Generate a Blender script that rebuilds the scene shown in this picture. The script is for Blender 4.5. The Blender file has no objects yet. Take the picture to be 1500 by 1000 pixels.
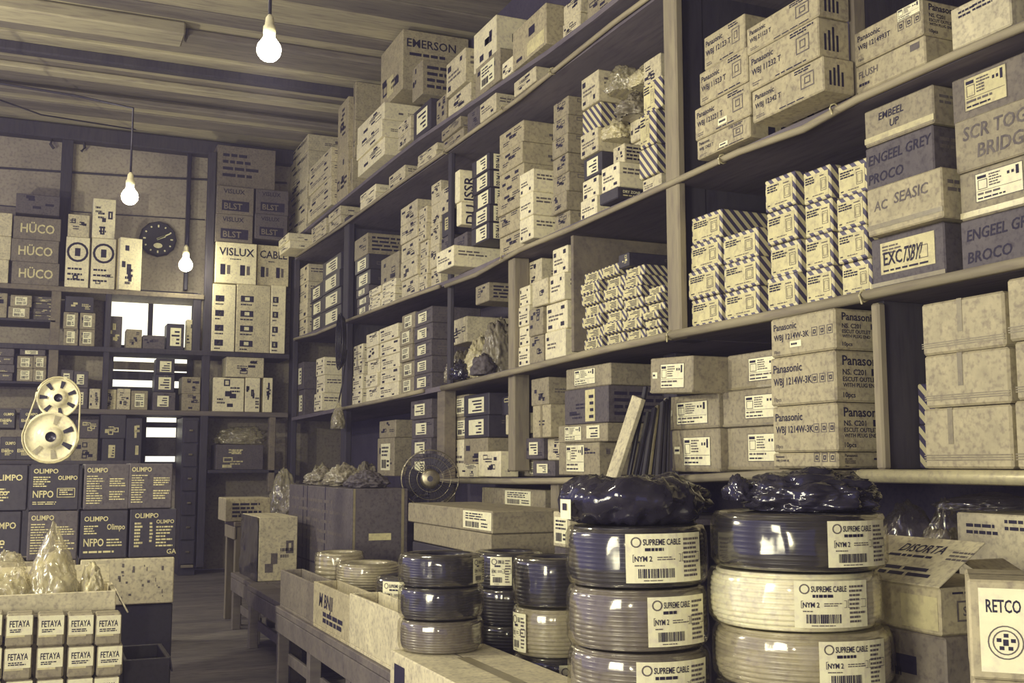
import bpy, math, random
from mathutils import Vector, Matrix, noise
# ------------------------------------------------------------------ camera
SC = bpy.context.scene
COL = SC.collection
F_PX = 1600.0
PITCH = math.atan(180/F_PX)
YAW = math.atan(700*math.cos(PITCH)/F_PX)
CAMZ = 1.0
cd = bpy.data.cameras.new('camera'); cam = bpy.data.objects.new('camera', cd); COL.objects.link(cam)
cd.sensor_width = 36.0; cd.lens = 36.0*F_PX/1500; cd.clip_start = .05; cd.clip_end = 60
cam.location = (0, 0, CAMZ); cam.rotation_euler = (math.pi/2+PITCH, 0, -YAW)
SC.camera = cam
# ------------------------------------------------------------------ world, lamps, exposure
w = bpy.data.worlds.new('dusk'); SC.world = w; w.use_nodes = True
bg = w.node_tree.nodes['Background']; bg.inputs[0].default_value = (.27, .255, .62, 1); bg.inputs[1].default_value = 1.1
SC.view_settings.view_transform = 'Standard'; SC.view_settings.look = 'None'
SC.view_settings.exposure = 0.0; SC.view_settings.gamma = 1.0; SC.view_settings.use_curve_mapping = False
WARM = (1.0, .93, .66)
def area(name, loc, rot, sx, sy, power, col):
    l = bpy.data.lights.new(name, 'AREA'); l.shape = 'RECTANGLE'; l.size = sx; l.size_y = sy; l.energy = power; l.color = col
    o = bpy.data.objects.new(name, l); COL.objects.link(o); o.location = loc; o.rotation_euler = rot
    return o
def point(name, loc, power, col=WARM, r=.04):
    l = bpy.data.lights.new(name, 'POINT'); l.energy = power; l.color = col; l.shadow_soft_size = r
    o = bpy.data.objects.new(name, l); COL.objects.link(o); o.location = loc
    return o
# daylight through a side door left of the camera, an added low fill, and the bare bulbs of the rest of the shop (outside the frame)
area('side_door_daylight', (-2.3, .55, 1.25), Vector((3.9, 1.45, -.45)).to_track_quat('-Z', 'Y').to_euler(), 1.1, 1.5, 128, (1.0, .94, .70))
point('front_fill_light', (-.35, .1, .9), 60, WARM, .06)  # unseen fill added low by the camera to brighten the front goods
point('bulb_light_left', (-1.7, 4.0, 1.9), 215, WARM, .06)
point('bulb_light_far_left', (-1.3, 7.4, 2.2), 150, WARM, .06)
# ------------------------------------------------------------------ helpers: projection
def s_(a): return math.sin(a)
def c_(a): return math.cos(a)
FW = Vector((s_(YAW)*c_(PITCH), c_(YAW)*c_(PITCH), s_(PITCH)))
RT = Vector((c_(YAW), -s_(YAW), 0)); UP = RT.cross(FW)
def ray(x, y): return FW + RT*((x-750)/F_PX) + UP*((500-y)/F_PX)
CO = Vector((0, 0, CAMZ))
def on(x, y, ax, v):
    d = ray(x, y); return CO + d*((v-CO[ax])/d[ax])
def at(x, y, zd): return CO + ray(x, y)*zd       # point at distance zd along the optical axis
def pz(p): return (p-CO).dot(FW)
# ------------------------------------------------------------------ materials
def lin(h):
    h = h.lstrip('#'); o = []
    for i in (0, 2, 4):
        c = int(h[i:i+2], 16)/255; o.append(c/12.92 if c <= .04045 else ((c+.055)/1.055)**2.4)
    return (*o, 1)
M = {}
def mat(name, col, rough=.7, var=.25, scale=9, spec=.3, bump=.0, fine=60, metal=0, stretch=(1, 1, 1), alpha=1, speck=.18, dark='#3a3558'):
    m = bpy.data.materials.new(name); m.use_nodes = True; nt = m.node_tree; N = nt.nodes; L = nt.links
    b = N['Principled BSDF']; b.inputs['Roughness'].default_value = rough; b.inputs['Specular IOR Level'].default_value = spec
    b.inputs['Metallic'].default_value = metal; b.inputs['Alpha'].default_value = alpha
    tc = N.new('ShaderNodeTexCoord'); oi = N.new('ShaderNodeObjectInfo'); mp = N.new('ShaderNodeMapping'); mp.inputs['Scale'].default_value = stretch
    ad = N.new('ShaderNodeVectorMath'); ad.operation = 'MULTIPLY_ADD'; ad.inputs[1].default_value = (17, 11, 23)
    cx = N.new('ShaderNodeCombineXYZ')
    for i in range(3): L.new(oi.outputs['Random'], cx.inputs[i])
    L.new(cx.outputs[0], ad.inputs[0]); L.new(tc.outputs['Object'], ad.inputs[2]); L.new(ad.outputs[0], mp.inputs[0])
    n1 = N.new('ShaderNodeTexNoise'); n1.inputs['Scale'].default_value = scale; n1.inputs['Detail'].default_value = 6; n1.inputs['Roughness'].default_value = .65
    n2 = N.new('ShaderNodeTexNoise'); n2.inputs['Scale'].default_value = fine; n2.inputs['Detail'].default_value = 3
    L.new(mp.outputs[0], n1.inputs[0]); L.new(mp.outputs[0], n2.inputs[0])
    r1 = N.new('ShaderNodeValToRGB'); r1.color_ramp.elements[0].position = .32; r1.color_ramp.elements[1].position = .68
    c = lin(col); dk = lin(dark)
    lo = tuple(c[i]*(1-var)+dk[i]*var*.6 for i in range(3))+(1,); hi = tuple(min(.92, c[i]*(1+var*.45)) for i in range(3))+(1,)
    r1.color_ramp.elements[0].color = lo; r1.color_ramp.elements[1].color = hi
    L.new(n1.outputs[0], r1.inputs[0])
    r2 = N.new('ShaderNodeValToRGB'); r2.color_ramp.elements[0].position = .30; r2.color_ramp.elements[1].position = .52
    g = 1-speck; r2.color_ramp.elements[0].color = (g*.95, g*.92, g*1.02, 1); r2.color_ramp.elements[1].color = (1, 1, 1, 1)
    L.new(n2.outputs[0], r2.inputs[0])
    mx = N.new('ShaderNodeMix'); mx.data_type = 'RGBA'; mx.blend_type = 'MULTIPLY'; mx.inputs[0].default_value = 1
    L.new(r1.outputs[0], mx.inputs[6]); L.new(r2.outputs[0], mx.inputs[7])
    L.new(mx.outputs[2], b.inputs['Base Color'])
    if bump:
        bp = N.new('ShaderNodeBump'); bp.inputs['Strength'].default_value = bump; bp.inputs['Distance'].default_value = .01
        L.new(n1.outputs[0], bp.inputs['Height']); L.new(bp.outputs[0], b.inputs['Normal'])
    M[name] = m; return m
KR = dict(rough=.6, var=.22, scale=16, spec=.28, bump=.2, fine=70, speck=.3)
mat('white', '#ece4bf', .55, .16, 8, .3, .1)
mat('pale', '#cfc6a4', **KR)
mat('kraft', '#b5ab8a', **KR)
mat('kraft_mid', '#9c9379', **KR)
mat('kraft_dark', '#7c7468', **KR)
mat('slate', '#605a5c', **KR)
mat('dark', '#3d3a43', .5, .25, 7, .35, .1)
mat('black', '#2d2b34', .45, .25, 7, .4)
mat('ink', '#2f2b3d', .6, .35, 30, .2)
mat('ink_soft', '#6c6560', .6, .3, 30, .2)
mat('paper', '#f4eec6', .5, .12, 14, .3, speck=.08)
mat('paper_old', '#d8cf9d', .55, .2, 14, .3)
mat('tape', '#8e8568', .3, .2, 10, .5)
mat('tape_pale', '#cdc497', .25, .2, 10, .5)
mat('wood', '#948b74', .7, .35, 6, .2, .4, 50, stretch=(1, 1, .14))
mat('wood_h', '#a39a7e', .7, .35, 6, .2, .4, 50, stretch=(1, .12, 1))
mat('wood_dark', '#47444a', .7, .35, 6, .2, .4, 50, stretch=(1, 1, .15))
mat('wood_mid', '#847b69', .7, .35, 6, .2, .4, 50, stretch=(1, .15, 1))
mat('wood_x', '#6f6862', .7, .35, 6, .2, .4, 50, stretch=(.12, 1, 1))
mat('shelf_wood', '#736c72', .75, .3, 6, .2, .3, 50, stretch=(1, .12, 1))
mat('back_panel', '#55505f', .8, .25, 3, .2)
mat('plaster', '#a89f90', .85, .3, 2.2, .15, .35, 40, speck=.25)
mat('ceiling_wood', '#857e70', .8, .45, 3.2, .2, .5, 45, stretch=(.12, 1, 1), speck=.25)
mat('ceiling_pale', '#b5ad90', .8, .4, 3.2, .2, .5, 45, stretch=(.12, 1, 1), speck=.25)
mat('floor_mat', '#77716c', .8, .45, 5, .25, .6, 45, stretch=(.22, 1, 1), speck=.35)
mat('metal', '#8f8870', .3, .2, 9, .5, metal=.8)
mat('metal_dark', '#33303f', .35, .2, 9, .5, metal=.3)
mat('metal_pale', '#d6cda4', .35, .2, 9, .5, metal=.3)
mat('plastic_white', '#efe7bf', .3, .12, 9, .5)
mat('plastic_grey', '#a9a184', .3, .2, 9, .5)
mat('wire_black', '#2b2930', .3, .2, 20, .3)
mat('wire_grey', '#787166', .25, .2, 20, .6)
mat('wire_mid', '#aea68a', .28, .2, 20, .5)
mat('wire_white', '#fbf4d2', .3, .1, 20, .5)
mat('poly_black', '#292730', .13, .3, 9, .7, .2)
mat('poly_white', '#c9c097', .22, .35, 12, .6, .3)
mat('poly_mid', '#8d8670', .2, .4, 12, .6, .3)
def film(name, col, body, rough, gl):
    """clear plastic: mostly see-through, a thin milky body and a sharp sheen"""
    m = bpy.data.materials.new(name); m.use_nodes = True; nt = m.node_tree; N = nt.nodes; L = nt.links
    for n in list(N):
        if n.type != 'OUTPUT_MATERIAL': N.remove(n)
    o = [n for n in N if n.type == 'OUTPUT_MATERIAL'][0]
    tr = N.new('ShaderNodeBsdfTransparent'); tr.inputs[0].default_value = (.97, .96, .93, 1); df = N.new('ShaderNodeBsdfDiffuse'); df.inputs[0].default_value = lin(col)
    g = N.new('ShaderNodeBsdfGlossy'); g.inputs['Roughness'].default_value = rough; g.inputs['Color'].default_value = (.95, .93, .85, 1)
    m1 = N.new('ShaderNodeMixShader'); m1.inputs[0].default_value = body; m2 = N.new('ShaderNodeMixShader'); lw = N.new('ShaderNodeLayerWeight'); lw.inputs[0].default_value = .35
    ml = N.new('ShaderNodeMath'); ml.operation = 'MULTIPLY_ADD'; ml.inputs[1].default_value = gl; ml.inputs[2].default_value = gl*.13
    L.new(lw.outputs['Facing'], ml.inputs[0]); L.new(ml.outputs[0], m2.inputs[0]); L.new(tr.outputs[0], m1.inputs[1]); L.new(df.outputs[0], m1.inputs[2]); L.new(m1.outputs[0], m2.inputs[1]); L.new(g.outputs[0], m2.inputs[2]); L.new(m2.outputs[0], o.inputs[0])
    M[name] = m; return m
film('film', '#f2ecca', .012, .12, .42); film('film_milky', '#e6deb8', .22, .15, .5)
def emis(name, col, st):
    m = bpy.data.materials.new(name); m.use_nodes = True; nt = m.node_tree
    b = nt.nodes['Principled BSDF']; b.inputs['Emission Color'].default_value = (*col, 1); b.inputs['Emission Strength'].default_value = st
    b.inputs['Base Color'].default_value = (.8, .76, .5, 1); M[name] = m; return m
emis('bulb_glow', (1, .94, .70), 26); emis('day_glow', (1, .97, .80), 1.5)
def stripes(name, a, b_, k, duty=.5):
    m = bpy.data.materials.new(name); m.use_nodes = True; nt = m.node_tree; N = nt.nodes; L = nt.links
    b = N['Principled BSDF']; b.inputs['Roughness'].default_value = .45
    tc = N.new('ShaderNodeTexCoord'); dt = N.new('ShaderNodeVectorMath'); dt.operation = 'DOT_PRODUCT'; dt.inputs[1].default_value = (k, -k, k)
    fr = N.new('ShaderNodeMath'); fr.operation = 'FRACT'; gt = N.new('ShaderNodeMath'); gt.operation = 'GREATER_THAN'; gt.inputs[1].default_value = duty
    mx = N.new('ShaderNodeMix'); mx.data_type = 'RGBA'; mx.inputs[6].default_value = lin(a); mx.inputs[7].default_value = lin(b_)
    L.new(tc.outputs['Object'], dt.inputs[0]); L.new(dt.outputs['Value'], fr.inputs[0]); L.new(fr.outputs[0], gt.inputs[0]); L.new(gt.outputs[0], mx.inputs[0]); L.new(mx.outputs[2], b.inputs['Base Color'])
    M[name] = m
stripes('stripe', '#d6cda2', '#4e4862', 24); stripes('stripe_small', '#d6cda2', '#453f5c', 30)
# ------------------------------------------------------------------ helpers: mesh builder
class MB:
    def __init__(s): s.v = []; s.f = []; s.m = []; s.mats = []; s.sm = []
    def mi(s, m):
        if m not in s.mats: s.mats.append(m)
        return s.mats.index(m)
    def face(s, pts, m, smooth=False):
        i = len(s.v); s.v += [tuple(p) for p in pts]; s.f.append(tuple(range(i, i+len(pts)))); s.m.append(s.mi(m)); s.sm.append(smooth)
    def mesh(s, vs, fs, m, smooth=False):
        i = len(s.v); s.v += [tuple(p) for p in vs]; k = s.mi(m)
        for f in fs: s.f.append(tuple(a+i for a in f)); s.m.append(k); s.sm.append(smooth)
    def box(s, x0, x1, y0, y1, z0, z1, m, c=.003, mx=None):
        cx, cy, cz = (x0+x1)/2, (y0+y1)/2, (z0+z1)/2; h = ((x1-x0)/2, (y1-y0)/2, (z1-z0)/2)
        c = min(c, min(h)*.4); P = {}; V = []
        for a in (-1, 1):
            for b in (-1, 1):
                for e in (-1, 1):
                    for k in range(3):
                        q = [a*(h[0]-c), b*(h[1]-c), e*(h[2]-c)]; q[k] = (a, b, e)[k]*h[k]
                        P[a, b, e, k] = len(V); V.append(q)
        Fc = []
        S = (-1, 1)
        for k in range(3):
            for sg in S:
                o = []
                for u, v in ((-1, -1), (1, -1), (1, 1), (-1, 1)):
                    t = [0, 0, 0]; t[k] = sg; t[(k+1) % 3] = u; t[(k+2) % 3] = v; o.append(P[t[0], t[1], t[2], k])
                Fc.append(o)
        for k in range(3):
            i, j = (k+1) % 3, (k+2) % 3
            for u in S:
                for v in S:
                    t0 = [0, 0, 0]; t0[i] = u; t0[j] = v; t1 = list(t0); t0[k] = -1; t1[k] = 1
                    Fc.append([P[(*t0, i)], P[(*t1, i)], P[(*t1, j)], P[(*t0, j)]])
        for a in S:
            for b in S:
                for e in S: Fc.append([P[a, b, e, 0], P[a, b, e, 1], P[a, b, e, 2]])
        out = []
        for f in Fc:
            A, B, C = (Vector(V[f[0]]), Vector(V[f[1]]), Vector(V[f[2]]))
            n = (B-A).cross(C-A); ctr = sum((Vector(V[q]) for q in f), Vector())
            out.append(f if n.dot(ctr) > 0 else f[::-1])
        V = [Vector((q[0]+cx, q[1]+cy, q[2]+cz)) for q in V]
        if mx: V = [mx @ q for q in V]
        s.mesh(V, out, m)
    def tube(s, pts, r, m, n=6, closed=False):
        pts = [Vector(p) for p in pts]; V = []; Fc = []; k = len(pts)
        for i, p in enumerate(pts):
            t = (pts[(i+1) % k]-pts[i-1]) if closed else (pts[min(i+1, k-1)]-pts[max(i-1, 0)])
            t.normalize(); a = Vector((0, 0, 1)) if abs(t.z) < .9 else Vector((1, 0, 0))
            u = t.cross(a).normalized(); v = t.cross(u)
            V += [p+(u*math.cos(2*math.pi*j/n)+v*math.sin(2*math.pi*j/n))*r for j in range(n)]
        for i in range(k if closed else k-1):
            for j in range(n):
                a, b = i*n+j, i*n+(j+1) % n; c, d = ((i+1) % k)*n+(j+1) % n, ((i+1) % k)*n+j
                Fc.append((a, d, c, b))
        if not closed: Fc += [tuple(range(n)), tuple(range((k-1)*n, k*n))[::-1]]
        s.mesh(V, Fc, m, True)
    def lathe(s, prof, n, m, mx=None, a0=0, a1=2*math.pi, closed=False, smooth=True):
        full = abs(a1-a0-2*math.pi) < 1e-6; na = n if full else n+1; V = []; k = len(prof)
        for i in range(na):
            a = a0+(a1-a0)*i/n
            for r, z in prof:
                p = Vector((r*math.cos(a), r*math.sin(a), z)); V.append(mx @ p if mx else p)
        Fc = []
        for i in range(n):
            for j in range(k if closed else k-1):
                a, b = i*k+j, i*k+(j+1) % k; i2 = (i+1) % na; c, d = i2*k+(j+1) % k, i2*k+j
                Fc.append((a, d, c, b))
        s.mesh(V, Fc, m, smooth)
    def build(s, name, parent=None, loc=(0, 0, 0), rz=0):
        me = bpy.data.meshes.new(name); me.from_pydata(s.v, [], s.f)
        for m in s.mats: me.materials.append(M[m])
        me.polygons.foreach_set('material_index', s.m); me.polygons.foreach_set('use_smooth', s.sm); me.update()
        o = bpy.data.objects.new(name, me); COL.objects.link(o); o.parent = parent; o.location = loc; o.rotation_euler = (0, 0, rz)
        return o
LABELS = {}
def tag(o, label, cat, group=None):
    o['label'] = label; o['category'] = cat
    if group: o['group'] = group
    n = len(label.split())
    if not 4 <= n <= 16: print('LABEL LENGTH', n, label)
    if label in LABELS: print('LABEL TWICE', label)
    LABELS[label] = 1
    return o
def struct(o): o['kind'] = 'structure'; return o
def empty(name, loc=(0, 0, 0), rz=0):
    o = bpy.data.objects.new(name, None); COL.objects.link(o); o.empty_display_size = .05; o.location = loc; o.rotation_euler = (0, 0, rz); return o
def copy_tree(o, parent=None):
    c = o.copy(); COL.objects.link(c); c.parent = parent
    for k in ('label', 'category', 'group'):
        if parent is None and k in c: del c[k]
    for ch in list(o.children): copy_tree(ch, c)
    return c
# ------------------------------------------------------------------ helpers: lettering
_G = {}
def glyphs(t, bold):
    k = (t, bold)
    if k not in _G:
        cu = bpy.data.curves.new('t', 'FONT'); cu.body = t; cu.size = 1.4; cu.offset = .024 if bold else 0; cu.resolution_u = 2
        o = bpy.data.objects.new('t', cu); COL.objects.link(o)
        dg = bpy.context.evaluated_depsgraph_get(); me = o.evaluated_get(dg).to_mesh()
        V = [(q.co.x, q.co.y) for q in me.vertices]; Fc = [tuple(p.vertices) for p in me.polygons]
        o.evaluated_get(dg).to_mesh_clear(); bpy.data.objects.remove(o); bpy.data.curves.remove(cu)
        x0 = min(q[0] for q in V); x1 = max(q[0] for q in V)
        _G[k] = ([(q[0]-x0, q[1]) for q in V], Fc, x1-x0)
    return _G[k]
def text(mb, t, fm, u, v, h, m='ink', wmax=None, bold=True, slant=0, e=.0009, sx=1.0, rise=0):
    V, Fc, wd = glyphs(t, bold)
    kx = h*sx
    if wmax and wd*kx > wmax: kx = wmax/wd
    mb.mesh([fm(u+x*kx+y*h*slant, v+y*h+x*kx*rise, e) for x, y in V], Fc, m)
def fm_front(d, w, h): return lambda u, v, e: (-d/2-e, w/2-u, v)
def fm_side(d, w, h): return lambda u, v, e: (-d/2+u, -w/2-e, v)
def fm_top(d, w, h): return lambda u, v, e: (-d/2+v, w/2-u, h+e)
def quad(mb, fm, u0, v0, u1, v1, m, e=.0007): mb.face([fm(u0, v0, e), fm(u1, v0, e), fm(u1, v1, e), fm(u0, v1, e)], m)
def outline(mb, fm, u0, v0, u1, v1, t, m, e=.0009):
    quad(mb, fm, u0, v0, u1, v0+t, m, e); quad(mb, fm, u0, v1-t, u1, v1, m, e); quad(mb, fm, u0, v0+t, u0+t, v1-t, m, e); quad(mb, fm, u1-t, v0+t, u1, v1-t, m, e)
def bars(mb, fm, u0, v0, u1, v1, n, rng, m='ink', e=.0009, fill=.5):
    """n lines of small printing too fine to read"""
    st = (v1-v0)/n
    for i in range(n):
        u = u0; vv = v1-(i+1)*st+st*(1-fill)/2; end = u0+(u1-u0)*rng.uniform(.55, 1)
        while u < end:
            L = (u1-u0)*rng.uniform(.08, .28); quad(mb, fm, u, vv, min(u+L, end), vv+st*fill, m, e); u += L+(u1-u0)*.035
def barcode(mb, fm, u0, v0, u1, v1, rng, m='ink', e=.0010):
    u = u0; k = (u1-u0)/40
    while u < u1-k*2:
        a = k*rng.choice((.7, 1, 1.6)); quad(mb, fm, u, v0, u+a, v1, m, e); u += a+k*rng.choice((.6, .9, 1.3))
def marks(mb, fm, W, H, rng, n=5, m='ink'):
    for i in range(n):
        t = rng.random(); u = W*rng.uniform(.06, .72); v = H*rng.uniform(.08, .78)
        if t < .45: quad(mb, fm, u, v, u+W*rng.uniform(.1, .22), v+H*rng.uniform(.1, .17), m)
        elif t < .8: bars(mb, fm, u, v, min(u+W*.34, W*.95), v+H*.2, 2, rng, m, .0007)
        else: outline(mb, fm, u, v, u+W*.2, v+H*.2, H*.04, m, .0007)
# ------------------------------------------------------------------ cartons
def carton(name, d, w, h, sty, seed):
    """a carton, origin at the middle of its base; its printed front looks towards -x, its near side towards -y"""
    rng = random.Random(seed); body = sty.get('body', 'kraft'); mb = MB()
    mb.box(-d/2, d/2, -w/2, w/2, 0, h, body, sty.get('c', .004))
    fm = fm_front(d, w, h); sm = fm_side(d, w, h); tm = fm_top(d, w, h)
    if sty.get('lid', 1):
        t = .0022
        quad(mb, tm, 0, d/2-t, w, d/2+t, 'ink_soft', .0006)                      # seam of the top flaps
    pr = sty.get('pr')
    if pr: pr(mb, fm, sm, w, d, h, rng)
    o = mb.build(name)
    lb = sty.get('label')
    if lb:
        for (u0, v0, u1, v1, kind) in lb:
            k = MB(); U0, V0, U1, V1 = u0*w, v0*h, u1*w, v1*h; pm = 'paper_old' if kind.endswith('o') else 'paper'
            quad(k, fm, U0, V0, U1, V1, pm, .0012); W, H = U1-U0, V1-V0
            if kind[0] == 'f':       # goods label: heading, columns, ruled box
                quad(k, fm, U0+.05*W, V0+.8*H, U0+.24*W, V0+.9*H, 'ink', .002)
                bars(k, fm, U0+.3*W, V0+.45*H, U0+.62*W, V0+.92*H, 5, rng, 'ink_soft', .002)
                quad(k, fm, U0+.86*W, V0+.62*H, U0+.92*W, V0+.92*H, 'ink', .002)
                quad(k, fm, U0+.68*W, V0+.7*H, U0+.73*W, V0+.8*H, 'ink', .002); quad(k, fm, U0+.77*W, V0+.7*H, U0+.82*W, V0+.8*H, 'ink', .002)
                outline(k, fm, U0+.06*W, V0+.42*H, U0+.26*W, V0+.76*H, .012*W, 'ink_soft', .002)
                quad(k, fm, U0+.04*W, V0+.36*H, U0+.96*W, V0+.375*H, 'ink_soft', .002)
                bars(k, fm, U0+.05*W, V0+.2*H, U0+.9*W, V0+.34*H, 1, rng, 'ink_soft', .002)
                bars(k, fm, U0+.05*W, V0+.06*H, U0+.7*W, V0+.17*H, 1, rng, 'ink', .002)
                outline(k, fm, U0, V0, U1, V1, .012*W, 'ink_soft', .0019)
            elif kind[0] == 's':     # switch-box label: heading lines and an outlined plate
                bars(k, fm, U0+.05*W, V0+.62*H, U0+.62*W, V0+.94*H, 3, rng, 'ink', .002, .62)
                outline(k, fm, U0+.68*W, V0+.22*H, U0+.92*W, V0+.74*H, .014*W, 'ink_soft', .002)
                outline(k, fm, U0+.72*W, V0+.3*H, U0+.88*W, V0+.66*H, .01*W, 'ink_soft', .002)
                bars(k, fm, U0+.66*W, V0+.8*H, U0+.94*W, V0+.9*H, 1, rng, 'ink_soft', .002)
                bars(k, fm, U0+.06*W, V0+.05*H, U0+.2*W, V0+.15*H, 1, rng, 'ink', .002); bars(k, fm, U0+.34*W, V0+.06*H, U0+.94*W, V0+.14*H, 1, rng, 'ink_soft', .002)
            elif kind[0] == 'b':     # barcode slip
                bars(k, fm, U0+.1*W, V0+.5*H, U0+.9*W, V0+.92*H, 3, rng, 'ink', .002); barcode(k, fm, U0+.1*W, V0+.08*H, U0+.6*W, V0+.4*H, rng, 'ink', .002)
                bars(k, fm, U0+.66*W, V0+.1*H, U0+.95*W, V0+.42*H, 2, rng, 'ink', .002)
            elif kind[0] == 'd':     # small slip with dots of printing
                for q in range(4): quad(k, fm, U0+W*rng.uniform(.1, .7), V0+H*(.1+.21*q), U0+W*.86, V0+H*(.2+.21*q), 'ink', .002)
            elif kind[0] == 't':     # tiny price tag
                bars(k, fm, U0+.12*W, V0+.3*H, U0+.9*W, V0+.7*H, 1, rng, 'ink', .002, .8)
            k.build('paper_label', o)
    for (face, u0, v0, u1, v1, mt) in sty.get('tape', ()):
        k = MB(); q = {'f': (fm, w, h), 's': (sm, d, h), 't': (tm, w, d)}[face]
        quad(k, q[0], u0*q[1], v0*q[2], u1*q[1], v1*q[2], mt, .0012); k.build('packing_tape', o)
    if sty.get('extra'): sty['extra'](o, fm, sm, w, d, h, rng)
    return o
def p_marks(n=6, ns=2, m='ink'):
    def f(mb, fm, sm, w, d, h, rng):
        marks(mb, fm, w, h, rng, n, m)
        if ns: marks(mb, sm, d, h, rng, ns, 'ink_soft')
    return f
def p_corner(mb, fm, sm, w, d, h, rng):      # dark squares near the corners, two lines between
    for u, v in ((.08, .68), (.72, .72), (.1, .1), (.7, .12)):
        if rng.random() < .85: quad(mb, fm, w*u, h*v, w*(u+rng.uniform(.1, .2)), h*(v+rng.uniform(.1, .18)), 'ink')
    bars(mb, fm, w*.12, h*.34, w*.85, h*.6, 2, rng, 'ink_soft', .0007); bars(mb, sm, d*.1, h*.5, d*.8, h*.8, 2, rng, 'ink_soft', .0007)
def p_side(mb, fm, sm, w, d, h, rng):
    bars(mb, sm, d*.08, h*.15, d*.85, h*.88, 4, rng, 'ink', .0007); marks(mb, fm, w, h, rng, 4)
def p_lines(mb, fm, sm, w, d, h, rng):
    bars(mb, fm, w*.1, h*.2, w*.9, h*.85, 4, rng, 'ink', .0007, .45); bars(mb, sm, d*.1, h*.25, d*.7, h*.8, 3, rng, 'ink_soft', .0007)
def icons(mb, fm, u, v, s, n=3):
    for i in range(n):
        outline(mb, fm, u+i*s*1.35, v, u+i*s*1.35+s, v+s*1.05, s*.09, 'ink_soft', .0009); outline(mb, fm, u+i*s*1.35+s*.28, v+s*.25, u+i*s*1.35+s*.75, v+s*.75, s*.12, 'ink', .0009)
def p_pana(model, n='10pcs', mirror=0):
    def f(mb, fm, sm, w, d, h, rng):
        text(mb, 'Panasonic', fm, w*.06, h*.68, h*.17, 'ink', w*.5)
        text(mb, model, fm, w*.06, h*.42, h*.15, 'ink', w*.6)
        icons(mb, fm, w*.66, h*.40, w*.085); text(mb, n, fm, w*.06, h*.09, h*.08, 'ink_soft', w*.2)
        text(mb, 'Panasonic', sm, d*.08, h*.72, h*.19, 'ink', d*.66)
        text(mb, 'NS. C201', sm, d*.08, h*.53, h*.11, 'ink', d*.28); quad(mb, sm, d*.4, h*.52, d*.66, h*.66, 'ink')
        text(mb, 'ESCUT OUTLET', sm, d*.08, h*.40, h*.09, 'ink', d*.55); text(mb, 'WITH PLUG END', sm, d*.08, h*.29, h*.08, 'ink', d*.55); text(mb, n, sm, d*.08, h*.09, h*.10, 'ink', d*.3)
    return f
def p_pana_up(model):
    def f(mb, fm, sm, w, d, h, rng):
        text(mb, 'Panasonic', fm, w*.05, h*.68, h*.17, 'ink', w*.42)
        text(mb, model, fm, w*.05, h*.40, h*.16, 'ink', w*.62)
        outline(mb, fm, w*.7, h*.3, w*.88, h*.74, w*.012, 'ink_soft'); outline(mb, fm, w*.75, h*.42, w*.83, h*.64, w*.012, 'ink_soft')
        bars(mb, fm, w*.62, h*.80, w*.94, h*.94, 2, rng, 'ink', .0009, .6); bars(mb, fm, w*.06, h*.08, w*.2, h*.2, 2, rng, 'ink_soft'); bars(mb, fm, w*.4, h*.03, w*.96, h*.1, 1, rng, 'ink')
        for i in range(4): quad(mb, sm, d*(.18+.13*i), h*.18, d*(.25+.13*i), h*(.6+.1*(i % 3)), 'ink')
    return f
def p_hand(lines, tape_line=True, m='ink'):
    def f(mb, fm, sm, w, d, h, rng):
        for (t, u, v, hh, rise) in lines:
            text(mb, t, fm, w*u, h*v, h*hh, m, w*(.97-u), True, .12, rise=rise)
        if tape_line: bars(mb, sm, d*.1, h*.5, d*.7, h*.8, 2, rng, 'ink_soft')
    return f
# look of each kind of carton
ST = {
 'white': dict(body='white', pr=p_marks(6, 2)),
 'white_corner': dict(body='white', pr=p_corner),
 'pale': dict(body='pale', pr=p_marks(6, 2)),
 'pale_corner': dict(body='pale', pr=p_corner),
 'pale_side': dict(body='pale', pr=p_side),
 'pale_plain': dict(body='pale', pr=p_marks(2, 0)),
 'kraft': dict(body='kraft', pr=p_marks(6, 2)),
 'kraft_lines': dict(body='kraft', pr=p_lines),
 'kraft_plain': dict(body='kraft', pr=p_marks(1, 0), tape=[('f', .45, 0, .56, 1, 'tape')]),
 'mid': dict(body='kraft_mid', pr=p_marks(6, 2)),
 'mid_side': dict(body='kraft_mid', pr=p_side),
 'mid_lab': dict(body='kraft_mid', pr=p_marks(2, 2), label=[(.22, .15, .78, .85, 'b')]),
 'deep': dict(body='kraft_dark', pr=p_marks(5, 2)),
 'slate': dict(body='slate', pr=p_marks(4, 2)),
 'slate_lab': dict(body='slate', pr=p_marks(2, 1), label=[(.2, .2, .7, .8, 'd')]),
 'slate_light': dict(body='slate', pr=p_marks(5, 2, 'paper_old')),
 'dark': dict(body='dark', pr=p_marks(4, 1, 'paper_old')),
 'dark_lab': dict(body='dark', pr=p_marks(2, 1, 'ink_soft'), label=[(.2, .14, .82, .84, 'd')]),
 'dark_slip': dict(body='dark', label=[(.3, .25, .6, .75, 'do')]),
 'striped': dict(body='stripe', lid=0, label=[(.05, .10, .93, .84, 'so')]),
 'striped_half': dict(body='stripe', lid=0, label=[(.04, .08, .62, .92, 'so')]),
 'striped_small': dict(body='stripe_small', lid=0, label=[(.1, .15, .8, .85, 'do')]),
 'striped_bare': dict(body='stripe', lid=0),
 'black': dict(body='black'),
 'goods': dict(body='kraft_mid', label=[(.26, .14, .82, .82, 'f'), (.06, .42, .18, .6, 't')], tape=[('f', 0, .02, 1, .08, 'tape')]),
 'goods_right': dict(body='kraft_mid', label=[(.42, .2, 1.0, .84, 'f')], tape=[('f', 0, .02, 1, .08, 'tape')]),
}
ZC = 4.16; YB = 10.95; XR = 2.86
XS = 2.25                    # plane of the shelf fronts along the right wall
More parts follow.
